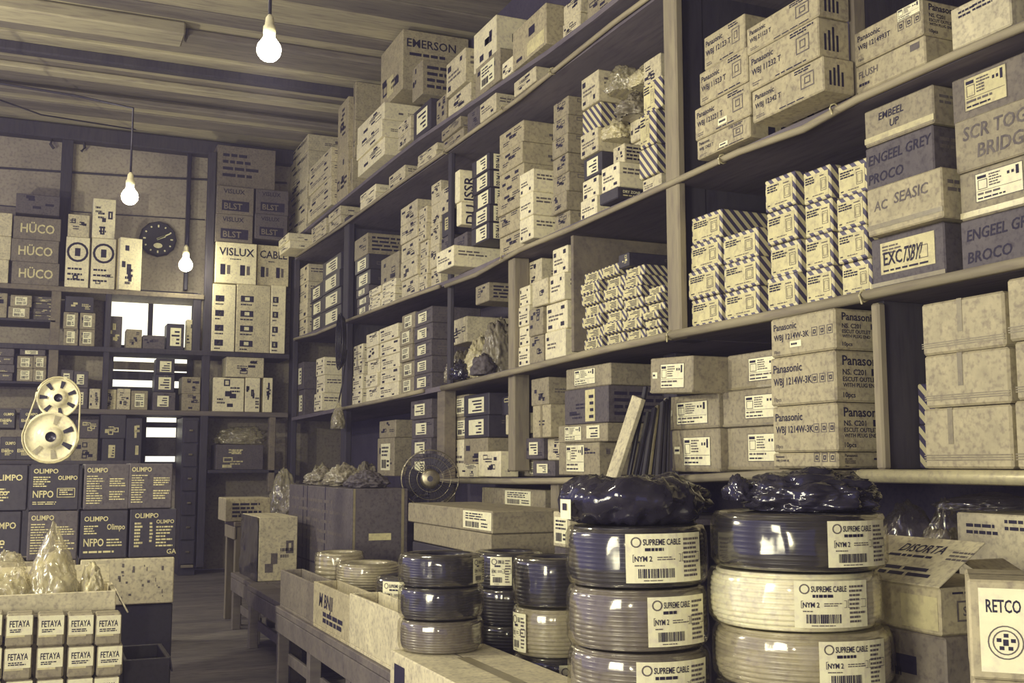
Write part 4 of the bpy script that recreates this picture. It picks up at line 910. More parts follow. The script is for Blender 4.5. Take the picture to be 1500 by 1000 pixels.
def coil(cx, cy, zb, R, H, wire, label, grp, lab=None, film_=True, rows=9, seed=1, paper='paper', title='SUPREME CABLE', wrap=None):
    """a coil of cable in clear film with a paper label bent round it"""
    rng = random.Random(seed); o = empty('cable_coil', (cx, cy, zb)); tag(o, label, 'cable coil', grp); o.rotation_euler = (rng.uniform(-.012, .012), rng.uniform(-.012, .012), 0)
    ac = math.atan2(-cy, -cx); Hh = H-.004; rows += 2; st = Hh/rows; pr = []
    for i in range(rows):
        t = (i+.5)/rows*2-1; ins = .10*R*abs(t)**4
        for q in range(5): a = -math.pi/2+math.pi*(q+.5)/5; pr.append((R-.012-ins+st*.42*math.cos(a), (i+.5)*st+st*.5*math.sin(a)))
    ri = R*.56
    for i in range(7): r = R*.88-(R*.88-ri)*i/6; pr.append((r, Hh-.003+.003*(i % 2)))
    pr += [(ri, Hh*.85), (ri, Hh*.15)]; pr += [(ri+(R*.85-ri)*i/3, .002) for i in range(4)]
    k = MB(); k.lathe(pr, 56, wire, closed=True)
    Wd = k.build('cable_windings', o)
    if film_:
        n = 84; k = MB(); V = []; Fc = []; zs = [(.86, -.0), (.955, .02), (1.0, .14), (1.004, .32), (1.004, .5), (1.004, .68), (1.0, .86), (.955, .985), (.86, 1.012), (.7, 1.015)]
        for i in range(n):
            a = 2*math.pi*i/n
            for j, (rr, zz) in enumerate(zs):
                q = Vector((math.cos(a)*5, math.sin(a)*5, zz*1.5+seed*3)); d = (abs(noise.noise(q*.9))*.010-abs(noise.noise(q*2.1))*.006) if 0 < j < 8 else 0
                r = R*rr-.001-max(0, d*.7); V.append((r*math.cos(a), r*math.sin(a), Hh*zz if zz < .99 else Hh*zz+.0005))
        k.mesh(V, [(i*10+j, ((i+1) % n)*10+j, ((i+1) % n)*10+j+1, i*10+j+1) for i in range(n) for j in range(9)], wrap or 'film', True); k.build('clear_wrap', o)
    if lab:
        a0, a1 = math.radians(lab[0]), math.radians(lab[1]); W = (a1-a0)*R; HH = Hh*.80; k = MB(); v0 = Hh*.1
        def fm(u, v, e): a = ac+a0+u/R; r = R+.0015+e; return (r*math.cos(a), r*math.sin(a), v0+v)
        n = 10
        for i in range(n): quad(k, fm, W*i/n, 0, W*(i+1)/n, HH, paper, 0)
        S_ = W*.62
        for i in range(14):
            a, b = 2*math.pi*i/14, 2*math.pi*(i+1)/14; r = HH*.11; c = (W*.06+r, HH*.83)
            k.face([fm(c[0]+math.cos(t)*q, c[1]+math.sin(t)*q, .0012) for t, q in ((a, r), (b, r), (b, r*.75), (a, r*.75))], 'ink_soft')
        text(k, title, fm, W*.06+HH*.25, HH*.77, HH*.125, 'ink', W*.60-HH*.25, e=.0012)
        bars(k, fm, W*.22, HH*.64, W*.52, HH*.72, 1, rng, 'ink', .0012, .8)
        outline(k, fm, W*.08, HH*.42, W*.66, HH*.58, HH*.012, 'ink_soft', .0012); text(k, 'NYM 2', fm, W*.1, HH*.44, HH*.11, 'ink', W*.2, e=.0014); bars(k, fm, W*.36, HH*.45, W*.64, HH*.54, 2, rng, 'ink_soft', .0012)
        bars(k, fm, W*.1, HH*.33, W*.3, HH*.38, 1, rng, 'ink_soft', .0012); barcode(k, fm, W*.14, HH*.1, W*.58, HH*.29, rng, 'ink', .0012); bars(k, fm, W*.2, HH*.03, W*.5, HH*.07, 1, rng, 'ink_soft', .0012)
        bars(k, fm, W*.70, HH*.08, W*.96, HH*.92, 9, rng, 'ink_soft', .0012); outline(k, fm, W*.68, HH*.42, W*.97, HH*.6, HH*.012, 'ink_soft', .0012)
        k.build('paper_label', o)
    return o
def tray(x0, x1, y0, y1, z0, h, body, label, grp, pr=None, name='open_tray', t=.012, flaps=()):
    """an open carton without its lid: base and four walls as parts; optional flaps (side, tilt in degrees, length)"""
    cx, cy = (x0+x1)/2, (y0+y1)/2; o = empty(name, (cx, cy, z0)); tag(o, label, 'box', grp); d, w = x1-x0, y1-y0
    k = MB(); k.box(-d/2, d/2, -w/2, w/2, 0, .012, body); k.build('base', o)
    for nm, b in (('front', (-d/2, -d/2+t, -w/2, w/2)), ('back', (d/2-t, d/2, -w/2, w/2)), ('near', (-d/2+t, d/2-t, -w/2, -w/2+t)), ('far', (-d/2+t, d/2-t, w/2-t, w/2))):
        k = MB(); k.box(*b, .0121, h, body, .003)
        if pr and nm == 'front': pr(k, fm_front(d, w, h), fm_side(d, w, h), w, d, h, random.Random(int(abs(cx*cy)*1000)))
        if pr and nm == 'near': bars(k, fm_side(d, w, h), d*.15, h*.3, d*.7, h*.7, 2, random.Random(3), 'ink_soft')
        k.build('wall_panel', o)
    for side, ang, L in flaps:
        a = math.radians(ang); k = MB()
        if side == 'front': mx = Matrix.Translation((-d/2, 0, h)) @ Matrix.Rotation(a, 4, 'Y'); k.box(-L, 0, -w/2+.004, w/2-.004, -.002, .003, body, .001, mx)
        if side == 'back': mx = Matrix.Translation((d/2, 0, h)) @ Matrix.Rotation(a, 4, 'Y'); k.box(0, L, -w/2+.004, w/2-.004, -.002, .003, body, .001, mx)
        if side == 'near': mx = Matrix.Translation((0, -w/2, h)) @ Matrix.Rotation(a, 4, 'X'); k.box(-d/2+.004, d/2-.004, -L, 0, -.002, .003, body, .001, mx)
        if side == 'far': mx = Matrix.Translation((0, w/2, h)) @ Matrix.Rotation(a, 4, 'X'); k.box(-d/2+.004, d/2-.004, 0, L, -.002, .003, body, .001, mx)
        k.build('flap', o)
    return o
def table(x0, x1, y0, y1, h, label, cat='bench', name='wooden_bench', legs=2, mt='wood_mid', lt='wood_mid', nb=3, leg=.05, group=None):
    cx, cy = (x0+x1)/2, (y0+y1)/2; o = empty(name, (cx, cy, 0)); tag(o, label, cat, group); d, w = (x1-x0)/2, (y1-y0)/2
    for i in range(nb): a = -d+2*d*i/nb; k = MB(); k.box(a+.002, a+2*d/nb-.002, -w, w, h-.028, h, mt); k.build('top_board', o)
    for i in range(legs+1):
        y = -w+leg/2+.01+(2*w-leg-.02)*i/legs
        for sx in (-1, 1): k = MB(); x = sx*(d-leg/2-.01); k.box(x-leg/2, x+leg/2, y-leg/2, y+leg/2, 0, h-.029, lt); k.build('leg', o)
    for sx in (-1, 1):
        x = sx*(d-.012); k = MB(); k.box(x-.01, x+.01, -w+.01, w-.01, h-.11, h-.03, lt); k.build('apron', o)
        k = MB(); x = sx*(d-leg-.012); k.box(x-.008, x+.008, -w+.02, w-.02, h*.28, h*.28+.05, lt); k.build('stretcher', o)
    return o
# ================================================================== benches and pallets
table(1.035, 1.50, 3.22, 5.10, .36, 'low wooden bench beside the aisle carrying open trays of cable', legs=3, mt='wood_x', lt='wood_x')
table(1.11, 1.50, 5.14, 6.24, .34, 'short wooden stool table at the far end of the bench', legs=1, mt='wood_x', lt='wood_x')
table(1.14, 1.42, 6.28, 6.98, .34, 'low wooden stand under the black wrapped carton', legs=1, mt='wood_x', lt='wood_x')
table(1.17, 1.50, 7.06, 7.46, .64, 'tall wooden stand with pale legs under the printed carton', 'stand', 'wooden_stand', 1, 'wood_mid', 'wood')
def pallet(x0, x1, y0, y1, h, label):
    o = empty('wooden_pallet', ((x0+x1)/2, (y0+y1)/2, 0)); tag(o, label, 'pallet'); d, w = (x1-x0)/2, (y1-y0)/2
    for i in range(5): a = -w+2*w*i/5; k = MB(); k.box(-d, d, a+.008, a+2*w/5-.008, h-.025, h, 'wood_x'); k.build('top_board', o)
    for i in range(3): a = -d+(2*d-.08)*i/2; k = MB(); k.box(a, a+.08, -w, w, 0, h-.026, 'wood_mid'); k.build('bearer', o)
pallet(.97, 1.80, 1.80, 3.19, .15, 'wooden pallet under the big front cable coils'); pallet(1.5, 1.86, 3.45, 4.0, .15, 'wooden pallet under the dark coils behind')
# ================================================================== cable coils
G = 'big labelled cable coils in front'
pR = at(1167, 745, 2.5); hh = .1245
looks = ('dark glossy cable coil with white label', 'white cable coil with white label', 'silvery cable coil with white label', 'dark cable coil low', 'grey cable coil low', 'dark cable coil lowest')
for i, (wr, lab, dx, rr) in enumerate((('wire_black', (18, 66), 0, .197), ('wire_white', (0, 50), -.012, .194), ('wire_mid', (10, 58), .002, .199), ('wire_black', (10, 60), .0, .196), ('wire_mid', None, 0, .19), ('wire_black', None, 0, .19))):
    coil(pR.x+dx*.92, pR.y-dx*.4, .15+(5-i)*hh, rr, hh, wr, looks[i]+', '+ORD[i]+' in the right front stack', G, lab, i < 4, 9, 11+i)
pM = at(932, 765, 2.60); hh = .1385
looks = ('dark cable coil with white label', 'grey cable coil with white label', 'grey silvery coil with white label', 'dark cable coil low', 'dark cable coil lowest')
for i, (wr, lab, dx) in enumerate((('wire_black', (-8, 58), 0), ('wire_grey', (8, 62), .0), ('wire_grey', (-2, 62), .002), ('wire_black', (0, 60), .0), ('wire_black', None, 0))):
    coil(pM.x+dx, pM.y, .15+.02+(4-i)*hh, .168, hh, wr, looks[i]+', '+ORD[i]+' in the left front stack', G, lab, i < 4, 11, 31+i)
k = MB(); k.box(-.16, .16, -.16, .16, 0, .0195, 'kraft_dark'); tag(k.build('cardboard_sheet', None, (pM.x, pM.y, .15)), 'folded cardboard sheet under the left front coil stack', 'cardboard')
# bundles wrapped in dark film on the two stacks
zM = .17+5*.1385; zR = .15+6*.1245
def ring_bundle(c, R, r, H, mt, label, seed, lab=True):
    o = empty('wrapped_bundle', c); tag(o, label, 'cable bundle'); k = MB(); V = []; Fc = []; n, m_ = 90, 28
    for i in range(n):
        a = 2*math.pi*i/n
        for j in range(m_):
            b = 2*math.pi*j/m_; q = Vector((math.cos(a)*3, math.sin(a)*3, 0))+Vector((math.cos(a)*math.cos(b), math.sin(a)*math.cos(b), math.sin(b)))*1.1+Vector((seed, 0, 0))
            d = 1+.22*noise.noise(q*.9)-.30*(abs(noise.noise(Vector((q.x*1.2, q.y*1.2, q.z*3.2))))-.2)-.20*abs(noise.noise(Vector((q.x*2.5, q.y*2.5, q.z*7))))
            rr = R-r+r*d*math.cos(b); V.append((rr*math.cos(a), rr*math.sin(a), max(0, H/2+H*.56*d*math.sin(b))))
    k.mesh(V, [(i*m_+j, ((i+1) % n)*m_+j, ((i+1) % n)*m_+(j+1) % m_, i*m_+(j+1) % m_) for i in range(n) for j in range(m_)], mt, True); k.build('wrapped_ring', o)
    return o
o = ring_bundle(Vector((pM.x-.004, pM.y+.02, zM)), .172, .070, .105, 'poly_black', 'black cable ring in crumpled glossy film on the left stack', 3)
ac = math.atan2(-pM.y, -pM.x); k = MB(); a0 = ac-math.radians(62)
def fmq(u, v, e): a = a0+u/.18; return ((.180+e)*math.cos(a), (.180+e)*math.sin(a), .012+v)
quad(k, fmq, 0, 0, .045, .045, 'paper', .004); quad(k, fmq, .014, .02, .03, .036, 'ink', .006); k.build('paper_label', o)
lump(o, 'loose_film', (.13, .12, .015), .13, .09, .05, 'poly_black', 8, .3, 2.2, 5, rz=-.35)
o = empty('wrapped_bundle', (pR.x+.01, pR.y, zR)); tag(o, 'flat dark cable bundle tied in film on the right stack', 'cable bundle')
lump(o, 'wrapped_ring', (.03, 0, 0), .150, .14, .062, 'poly_black', 14, .18, 3.4, 5, flat=-.45, rz=-.5); lump(o, 'film_knot', (-.12, .07, .02), .03, .04, .035, 'poly_black', 17, .3, 2.4, 4, .3)
G = 'dark cable coils behind the left front stack'
p2 = at(812, 812, 3.34); p1 = at(745, 808, 4.15)
for i, (wr, lab) in enumerate((('wire_black', None), ('wire_mid', (-70, -40)), ('wire_black', (5, 50)), ('wire_black', None))):
    coil(p2.x, p2.y, .15+(3-i)*.1435, .130, .1435, wr, ('dark film wrapped coil', 'pale cable coil', 'dark labelled coil', 'dark coil low')[i]+', '+ORD[i]+' of the stack behind the left front coils', G, lab, True, 10, 51+i)
for i, (wr, lab) in enumerate((('wire_black', (-30, 5)), ('wire_black', None), ('wire_black', None), ('wire_black', None))):
    coil(p1.x, p1.y, .15+(3-i)*.132, .134, .132, wr, 'dark glossy coil, '+ORD[i]+' of the stack right of the bench trays', G, lab, True, 9, 61+i, wrap='film')
# trays along the bench and the coils in them
G = 'open trays along the bench'; XT = 1.05
def scr(mb, fm, sm, w, d, h, rng): text(mb, 'M BNJI', fm, w*.18, h*.52, h*.3, 'ink', w*.6, slant=.2); bars(mb, fm, w*.3, h*.18, w*.85, h*.45, 2, rng, 'ink', .0009, .7)
Y0 = on(411, 845, 0, XT).y; Y1 = on(459, 870, 0, XT).y; Y2 = on(511, 900, 0, XT).y; Y3 = on(593, 950, 0, XT).y
Z3 = .36
tray(XT, 1.155, max(Y1+.004, 4.4), min(Y0, 5.8), Z3, .165, 'kraft_dark', 'dark open tray at the far end of the bench', G)
tray(XT, 1.155, Y2+.004, Y1-.004, Z3, .175, 'kraft', 'scrawled open tray in the middle of the bench', G, scr)
tray(XT, 1.165, max(Y3, 3.23), Y2-.004, Z3, .185, 'pale', 'plain pale open tray at the near end of the bench', G)
T(2.7, 0, 1, 1, 1, 'pale', 'x', 'x', None) if 0 else None
G2 = 'cable coils behind the bench trays'
pT = at(640, 812, 3.32); pT.y -= .04
for i, (wr, lab) in enumerate((('wire_black', (45, 75)), ('wire_black', None), ('wire_grey', None))):
    coil(pT.x, pT.y, .457+(2-i)*.094, .130, .094, wr, ('dark glossy coil', 'dark coil', 'grey ribbed coil')[i]+', '+ORD[i]+' of three on the pale printed carton', G2, lab, True, 10, 71+i)
coil(1.325, (Y2+Y1)/2-.17, Z3+.001, .145, .11, 'wire_black', 'dark coil under the labelled one behind the middle tray', G2, None, True, 9, 81)
coil(1.325, (Y2+Y1)/2-.17, Z3+.1115, .145, .12, 'wire_black', 'dark coil with pale label behind the middle tray', G2, (-50, 10), True, 9, 82)
coil(1.32, Y1+.16, Z3+.001, .14, .11, 'wire_black', 'lower coil under the pale one behind the far tray', G2, None, False, 9, 83)
coil(1.32, Y1+.16, Z3+.1115, .14, .12, 'wire_mid', 'pale cable coil with grey rim behind the far tray, right', G2, None, True, 9, 84)
coil(1.29, min(Y0-.13, 4.97), Z3+.001, .115, .11, 'wire_mid', 'lower silvery coil behind the far tray', G2, (-60, -20), True, 7, 85)
coil(1.29, min(Y0-.13, 4.97), Z3+.1115, .113, .14, 'wire_mid', 'shiny silvery coil on top behind the far tray', G2, None, True, 5, 86)
def scr2(mb, fm, sm, w, d, h, rng): text(mb, 'VB', fm, w*.35, h*.3, h*.4, 'ink', w*.4, slant=.2); quad(mb, fm, w*.06, h*.5, w*.2, h*.9, 'ink')
c_ = carton('carton', .30, .70, .305, dict(body='pale', pr=scr2, tape=[('t', .3, .44, 1, .56, 'tape')]), 5); c_.location = (1.14, 2.83, .1505); tag(c_, 'pale carton with black print carrying three coils at the bottom edge', 'box')
# ================================================================== cartons between the bench and the shelves
G = 'cartons behind the bench'
def p_slab(mb, fm, sm, w, d, h, rng):
    quad(mb, fm, 0, h*.50, w, h*.512, 'ink'); quad(mb, sm, 0, h*.50, d, h*.512, 'ink'); bars(mb, fm, w*.06, h*.56, w*.95, h*.94, 6, rng, 'ink_soft', .0008, .3); quad(mb, sm, d*.3, h*.7, d*.7, h*.74, 'paper_old')
    for u in (.26, .33, .62): quad(mb, fm, w*u, 0, w*(u+.012), h, 'ink')
XC = 1.50; 
S('D', 424, 516, 718, 1, dict(body='slate', pr=p_slab), 'long dusky packing case', 'behind the bench trays', G, out=XS-XC, d=.30, yb=None, name='packing_case') if 0 else None
yc0 = on(424, 712, 0, XC).y; yc1 = on(516, 716, 0, XC).y; zc = on(516, 716, 0, XC).z
o = carton('packing_case', .30, yc0-yc1, zc, dict(body='slate', pr=p_slab, tape=[('s', .02, 0, .06, 1, 'tape'), ('s', .88, 0, .93, 1, 'tape')]), 9); o.location = (XC+.15, (yc0+yc1)/2, 0); tag(o, 'long dusky packing case behind the bench trays', 'box', G)
PX = 1.70
S('D', 596, 719, 748, 1, dict(body='kraft_mid', label=[(.7, .12, .995, .92, 'b')]), 'long kraft carton with white label', 'before the fan', G, out=XS-PX, d=.36, yb=782)
S('D', 604, 722, 783, 1, dict(body='kraft_mid'), 'long dull kraft carton', 'under the white label one', G, out=XS-PX-.01, d=.36, yb=815)
pb = on(722, 816, 0, PX+.01); pa = on(604, 816, 0, PX+.01)
o = carton('packing_case', .36, pa.y-pb.y, pb.z-.002, ST['dark'], 12); o.location = (PX+.19, (pa.y+pb.y)/2, 0); tag(o, 'dark case at the bottom of the pile before the fan', 'box', G)
S('D', 812, 836, 750, 1, dict(body='pale', label=[(.1, .1, .9, .85, 'b')]), 'pale labelled carton', 'behind the left front coils', G, out=.36, d=.2, yb=803)
pb = on(836, 803, 0, XS-.36); pa = on(812, 803, 0, XS-.36)
o = carton('packing_case', .2, pa.y-pb.y, pb.z-.002, ST['slate'], 14); o.location = (XS-.36+.1, (pa.y+pb.y)/2, 0); tag(o, 'dusky case under the pale labelled carton', 'box', G)
# low shelf boards under shelf D
def lowboard(y0, y1, z): k = MB(); k.box(XS-.01, XR-.02, y0, y1, z-.025, z, 'shelf_wood'); rs_part('shelf_board', k)
lowboard(3.72, 5.9, .785); lowboard(1.0, 2.5, .70)
S('D', 704, 800, 716, 1, dict(body='kraft_mid', label=[(.4, .1, .8, .9, 'b')]), 'dull kraft carton with white label', 'beneath the lower shelf board', G, out=-.0, d=.3, yb=None) if 0 else None
q1 = on(798, 716, 0, XS+.01); q0 = on(706, 716, 0, XS+.01)
o = carton('carton', .3, q0.y-q1.y, .09, dict(body='kraft_mid', label=[(.4, .1, .8, .9, 'b')]), 15); o.location = (XS+.16, (q0.y+q1.y)/2, .786); tag(o, 'dull kraft carton with label beneath the lower shelf', 'box', G)
# planks and rods leaning behind the front coils
G = 'boards leaning against the lower shelf'
def lean(px0, py0, px1, py1, X, wd, th, mt, name, label, cat):
    a = on(px0, py0, 0, X); b = on(px1, py1, 0, X+.10); k = MB(); d = b-a; L = d.length; u = d.normalized(); v = Vector((1, 0, 0)).cross(u).normalized(); n_ = u.cross(v)
    R_ = Matrix((v, n_, u)).transposed().to_4x4(); k.box(-wd/2, wd/2, -th/2, th/2, 0, L, mt, .002, R_); tag(k.build(name, None, a), label, cat, G)
lean(884, 742, 936, 582, 2.02, .075, .02, 'pale', 'wooden_board', 'broad pale board leaning left of the dark rods', 'board')
for i in range(9):
    lean(912+i*8, 745, 946+i*4.2, 566+(i*37 % 40), 2.06+.016*(i % 3), .022, .012, 'wire_black' if i not in (4,) else 'metal', 'leaning_rod', ('first', 'second', 'third', 'fourth', 'bright fifth', 'sixth', 'seventh', 'eighth', 'ninth')[i]+' from left of the leaning dark rods', 'rod')
# ================================================================== desk fan
pf = on(630, 701, 0, 1.95); zt_ = .782
fa = empty('desk_fan', pf); tag(fa, 'small desk fan with round wire guard behind the bench coils', 'fan')
R_ = 42*pz(pf)/F_PX; Q = (CO-pf).to_track_quat('Z', 'Y').to_matrix().to_4x4()
k = MB()
for r, z in ((1, 0), (.98, .035), (.72, .06), (.45, .068)): k.tube([Q @ Vector((r*R_*math.cos(t*math.pi/24), r*R_*math.sin(t*math.pi/24), z)) for t in range(48)], .0035 if r == 1 else .0018, 'metal', 5, True)
for i in range(44):
    a = 2*math.pi*i/44; k.tube([Q @ Vector((r*R_*math.cos(a), r*R_*math.sin(a), z)) for r, z in ((.3, .069), (.7, .061), (.95, .042), (1, .0), (.9, -.05), (.3, -.07))], .0013, 'metal_dark', 4)
k.build('wire_guard', fa)
k = MB(); k.lathe([(0, .078), (R_*.24, .076), (R_*.33, .072), (R_*.34, .064)], 28, 'metal', Q); k.lathe([(0, .0795), (R_*.1, .0795)], 16, 'metal_dark', Q); k.build('badge', fa)
for b in range(3):
    k = MB(); V = []; n = 8
    for i in range(n+1):
        t = i/n; a = b*2*math.pi/3+.5+t*1.35
        for r in (.22, .55, .88): V.append(Q @ Vector((r*R_*math.cos(a), r*R_*math.sin(a), .02-.045*t+.01*r)))
    k.mesh(V, [(i*3+j, i*3+j+1, i*3+j+4, i*3+j+3) for i in range(n) for j in range(2)], 'wood_dark', True); k.build('blade', fa)
k = MB(); k.lathe([(0, .03), (R_*.24, .028), (R_*.24, -.03), (R_*.3, -.05), (R_*.3, -.13), (0, -.15)], 20, 'metal_dark', Q); k.build('motor', fa)
k = MB(); bc = Q @ Vector((0, 0, -.1)); zb_ = on(719, 748, 0, PX).z+.004-pf.z; k.tube([bc, Vector((bc.x, bc.y, zb_+.012))], .014, 'metal_dark', 10); k.build('stem', fa)
k = MB(); k.lathe([(0, zb_+.022), (.05, zb_+.02), (.075, zb_+.008), (.078, zb_), (0, zb_)], 24, 'metal_dark', Matrix.Translation((bc.x, bc.y, 0))); k.build('base', fa)
# ================================================================== right foreground
G = 'cartons at the lower right'
XD = 1.83
def p_dot(mb, fm, sm, w, d, h, rng):
    bars(mb, sm, d*.12, h*.84, d*.6, h*.93, 1, rng); outline(mb, sm, d*.16, h*.28, d*.52, h*.72, .004, 'ink_soft'); text(mb, 'SP', sm, d*.22, h*.4, h*.2, 'ink_soft', d*.26)
ya = on(1306, 890, 0, XD).y+.16; yb2 = on(1377, 890, 0, XD).y; zt1 = on(1377, 862, 0, XD).z; zb1 = on(1377, 932, 0, XD).z
o = carton('carton', .3, ya-yb2, zt1-zb1, dict(body='kraft', pr=p_dot, lid=0, tape=[('f', .62, .1, .98, .8, 'tape_pale')]), 21); o.location = (XD+.15, (ya+yb2)/2, zb1); tag(o, 'kraft carton with open lettered flap, right of the white coil', 'box', G)
d_, w_, h_ = .3, ya-yb2, zt1-zb1
k = MB(); mx = Matrix.Translation((-d_/2, 0, h_)) @ Matrix.Rotation(math.radians(-33), 4, 'Y'); k.box(0, .17, -w_/2, w_/2+.05, 0, .004, 'pale', .001, mx)
fl = lambda u, v, e: tuple(mx @ Vector((v, w_/2+.05-u, .004+e)))
text(k, 'DISORTA', fl, w_*.45, .112, .030, 'ink', w_*.45, slant=.2); bars(k, fl, w_*.4, .088, w_*.85, .105, 1, random.Random(2), 'ink'); bars(k, fl, w_*.2, .02, w_*1.1, .06, 2, random.Random(5), 'ink', .0009, .6); bars(k, fl, w_*.98, .09, w_*1.2, .13, 3, random.Random(6), 'ink_soft')
k.build('flap', o, (0, 0, 0))
k = MB(); mx2 = Matrix.Translation((0, -d_*0-w_/2, h_)) @ Matrix.Rotation(math.radians(24), 4, 'X'); k.box(-d_/2+.17, d_/2, 0, .11, 0, .004, 'kraft', .001, mx2); k.build('flap', o)
o = carton('carton', .30, ya-yb2+.04, zb1-.26, ST['deep'], 22); o.location = (XD+.14, (ya+yb2)/2+.0, .26); tag(o, 'dull kraft carton under the open flap carton', 'box', G)
o = carton('carton', .30, ya-yb2+.04, .258, ST['deep'], 23); o.location = (XD+.14, (ya+yb2)/2+.0, 0); tag(o, 'kraft carton on the floor at the lower right', 'box', G)
def p_ret(o, fm, sm, w, d, h, rng):
    k = MB(); quad(k, fm, w*.06, h*.08, w*.98, h*.92, 'paper', .0012); text(k, 'RETCO', fm, w*.10, h*.68, h*.13, 'ink', w*.20, e=.002)
    c = (w*.205, h*.38)
    for i in range(22):
        a, b = 2*math.pi*i/22, 2*math.pi*(i+1)/22
        for R1, R2 in ((h*.17, h*.157), (h*.125, h*.112)): k.face([fm(c[0]+math.cos(t)*q, c[1]+math.sin(t)*q, .002) for t, q in ((a, R1), (b, R1), (b, R2), (a, R2))], 'ink_soft')
    for i in range(5): a = i*1.256+.3; quad(k, fm, c[0]+math.cos(a)*h*.07-.003, c[1]+math.sin(a)*h*.07-.003, c[0]+math.cos(a)*h*.07+.004, c[1]+math.sin(a)*h*.07+.003, 'ink', .002)
    quad(k, fm, c[0]-.004, c[1]-.005, c[0]+.004, c[1]+.005, 'ink', .002); bars(k, fm, w*.42, h*.3, w*.95, h*.4, 1, rng, 'ink_soft', .002, .8); bars(k, fm, w*.5, h*.64, w*.96, h*.8, 2, rng, 'ink_soft', .002); k.build('paper_label', o)
rp = at(1419, 900, 1.78); 
hR = .158; zr = on(1419, 848, 1, rp.y).z-hR
wR = .26; ang = math.pi/2-.78
def cornered(w, d, h, sty, seed, zb, label, cxy=None, off=(0, 0)):
    o = carton('carton', d, w, h, sty, seed); R3 = Matrix.Rotation(ang, 3, 'Z'); c = R3 @ Vector((-d/2, w/2, 0)); o.location = (rp.x-c.x+off[0], rp.y-c.y+off[1], zb); o.rotation_euler = (0, 0, ang); tag(o, label, 'box', G)
cornered(wR, .2, hR, dict(body='kraft', extra=p_ret), 24, zr, 'kraft carton with big white lettered label, lower right corner')
cornered(wR, .2, zr-.252, ST['kraft_plain'], 25, .25, 'plain kraft carton under the white lettered label one', off=(.006, .004)); cornered(wR, .2, .248, ST['kraft'], 26, 0, 'kraft carton on the floor under the lettered label one', off=(.006, .004))
S('D', 1402, 1560, 752, 1, 'kraft_plain', 'blank kraft carton', 'beneath the plain banded cartons', G, out=-.01, d=.3, yb=None) if 0 else None
q1 = on(1540, 752, 0, XS+.01); q0 = on(1398, 752, 0, XS+.01)
o = carton('carton', .3, q0.y-q1.y, on(1450, 752, 0, XS+.01).z-.702, ST['pale_plain'], 27); o.location = (XS+.165, (q0.y+q1.y)/2, .701); tag(o, 'blank kraft carton beneath the plain banded cartons', 'box', G)
bag(Vector((XS+.10, on(1330, 760, 0, XS+.1).y, .701)), .10, .09, .12, 41, 'clear crumpled bag right of the right front stack', None, 'film', None, .5)
bag(Vector((XS+.06, on(1385, 760, 0, XS+.06).y, .701)), .07, .07, .13, 42, 'peaked clear bag above the open flap carton', None, 'film', 'poly_mid', .75)
zc_ = on(1450, 752, 0, XS+.01).z
bag(Vector((XS+.15, on(1455, 730, 0, XS+.15).y, zc_+.002)), .15, .14, .03, 43, 'clear crumpled bag on the blank kraft carton', None, 'film', None, .55)
# ================================================================== packets and bags on the shelves
G = 'bags on the middle shelf'
yk = on(672, 520, 0, XS-.02).y
for i, (px, sx, sz, mt, pk, lb) in enumerate(((677, .085, .12, 'poly_mid', .3, 'grey crumpled packet left among the packets'), (707, .10, .16, 'poly_white', .4, 'large pale crumpled packet amid the middle shelf'), (732, .085, .2, 'poly_mid', .3, 'tall grey packet left of the wooden post'))):
    lump(None, 'plastic_packet', (0, 0, 0), .10, sx, sz, mt, 60+i, .25, 2.8, 5, pk); o = bpy.context.scene.collection.objects[-1]
    o.location = (XS+.11, on(px, 530, 0, XS+.11).y, zl('C', 5.3)+.003); tag(o, lb, 'packet', G)
for i, (px, py, r, z) in enumerate(((676, 545, .075, 0), (708, 540, .08, 0))):
    o = lump(None, 'plastic_packet', (XS+.0, on(px, 545, 0, XS+.0).y, zl('C', 5.3)+.003), .065, r, r*.9, 'poly_black' if i == 0 else 'slate', 70+i, .3, 2.6, 4, .3); tag(o, ('dark glossy packet at the shelf edge', 'dusky packet at the shelf edge by the pale one')[i], 'packet', G)
for i, (px, py, sx, sy, sz, mt, lb) in enumerate(((915, 120, .11, .13, .16, 'film_milky', 'crumpled clear bag high in the jumble'), (932, 155, .12, .12, .13, 'poly_mid', 'grey crumpled bag amid the jumble'), (905, 190, .10, .14, .12, 'poly_white', 'pale crumpled bag left amid the jumble'), (948, 110, .10, .12, .12, 'poly_white', 'pale crumpled bag by the tall post'))):
    p = on(px, py+18, 0, XS+.10); o = lump(None, 'plastic_packet', p, sx*.7, sy*.62, sz*.5, mt, 80+i, .3, 2.6, 5, .3); tag(o, lb, 'packet', 'bags in the jumble')
ph_ = on(495, 628, 0, XS-.10)
o = bag(ph_, .055, .07, .14, 90, 'clear bag hanging below the middle shelf left end', None, 'film_milky', 'poly_mid', .8); k = MB(); k.tube([(0, 0, .2), (.03, .0, .35), (.06, 0, .62)], .006, 'wire_black'); k.build('cord', o)
o = empty('wire_hank', on(497, 500, 0, XS-.13)); tag(o, 'black wire hank hanging from the steel post', 'wire'); k = MB()
for q in range(4): k.tube([(0.01*q, .10*math.cos(t*math.pi/9)*(1-.06*q), .22*math.sin(t*math.pi/9)*(1-.05*q)) for t in range(18)], .006, 'wire_black', 5, True)
k.build('wire_loops', o)
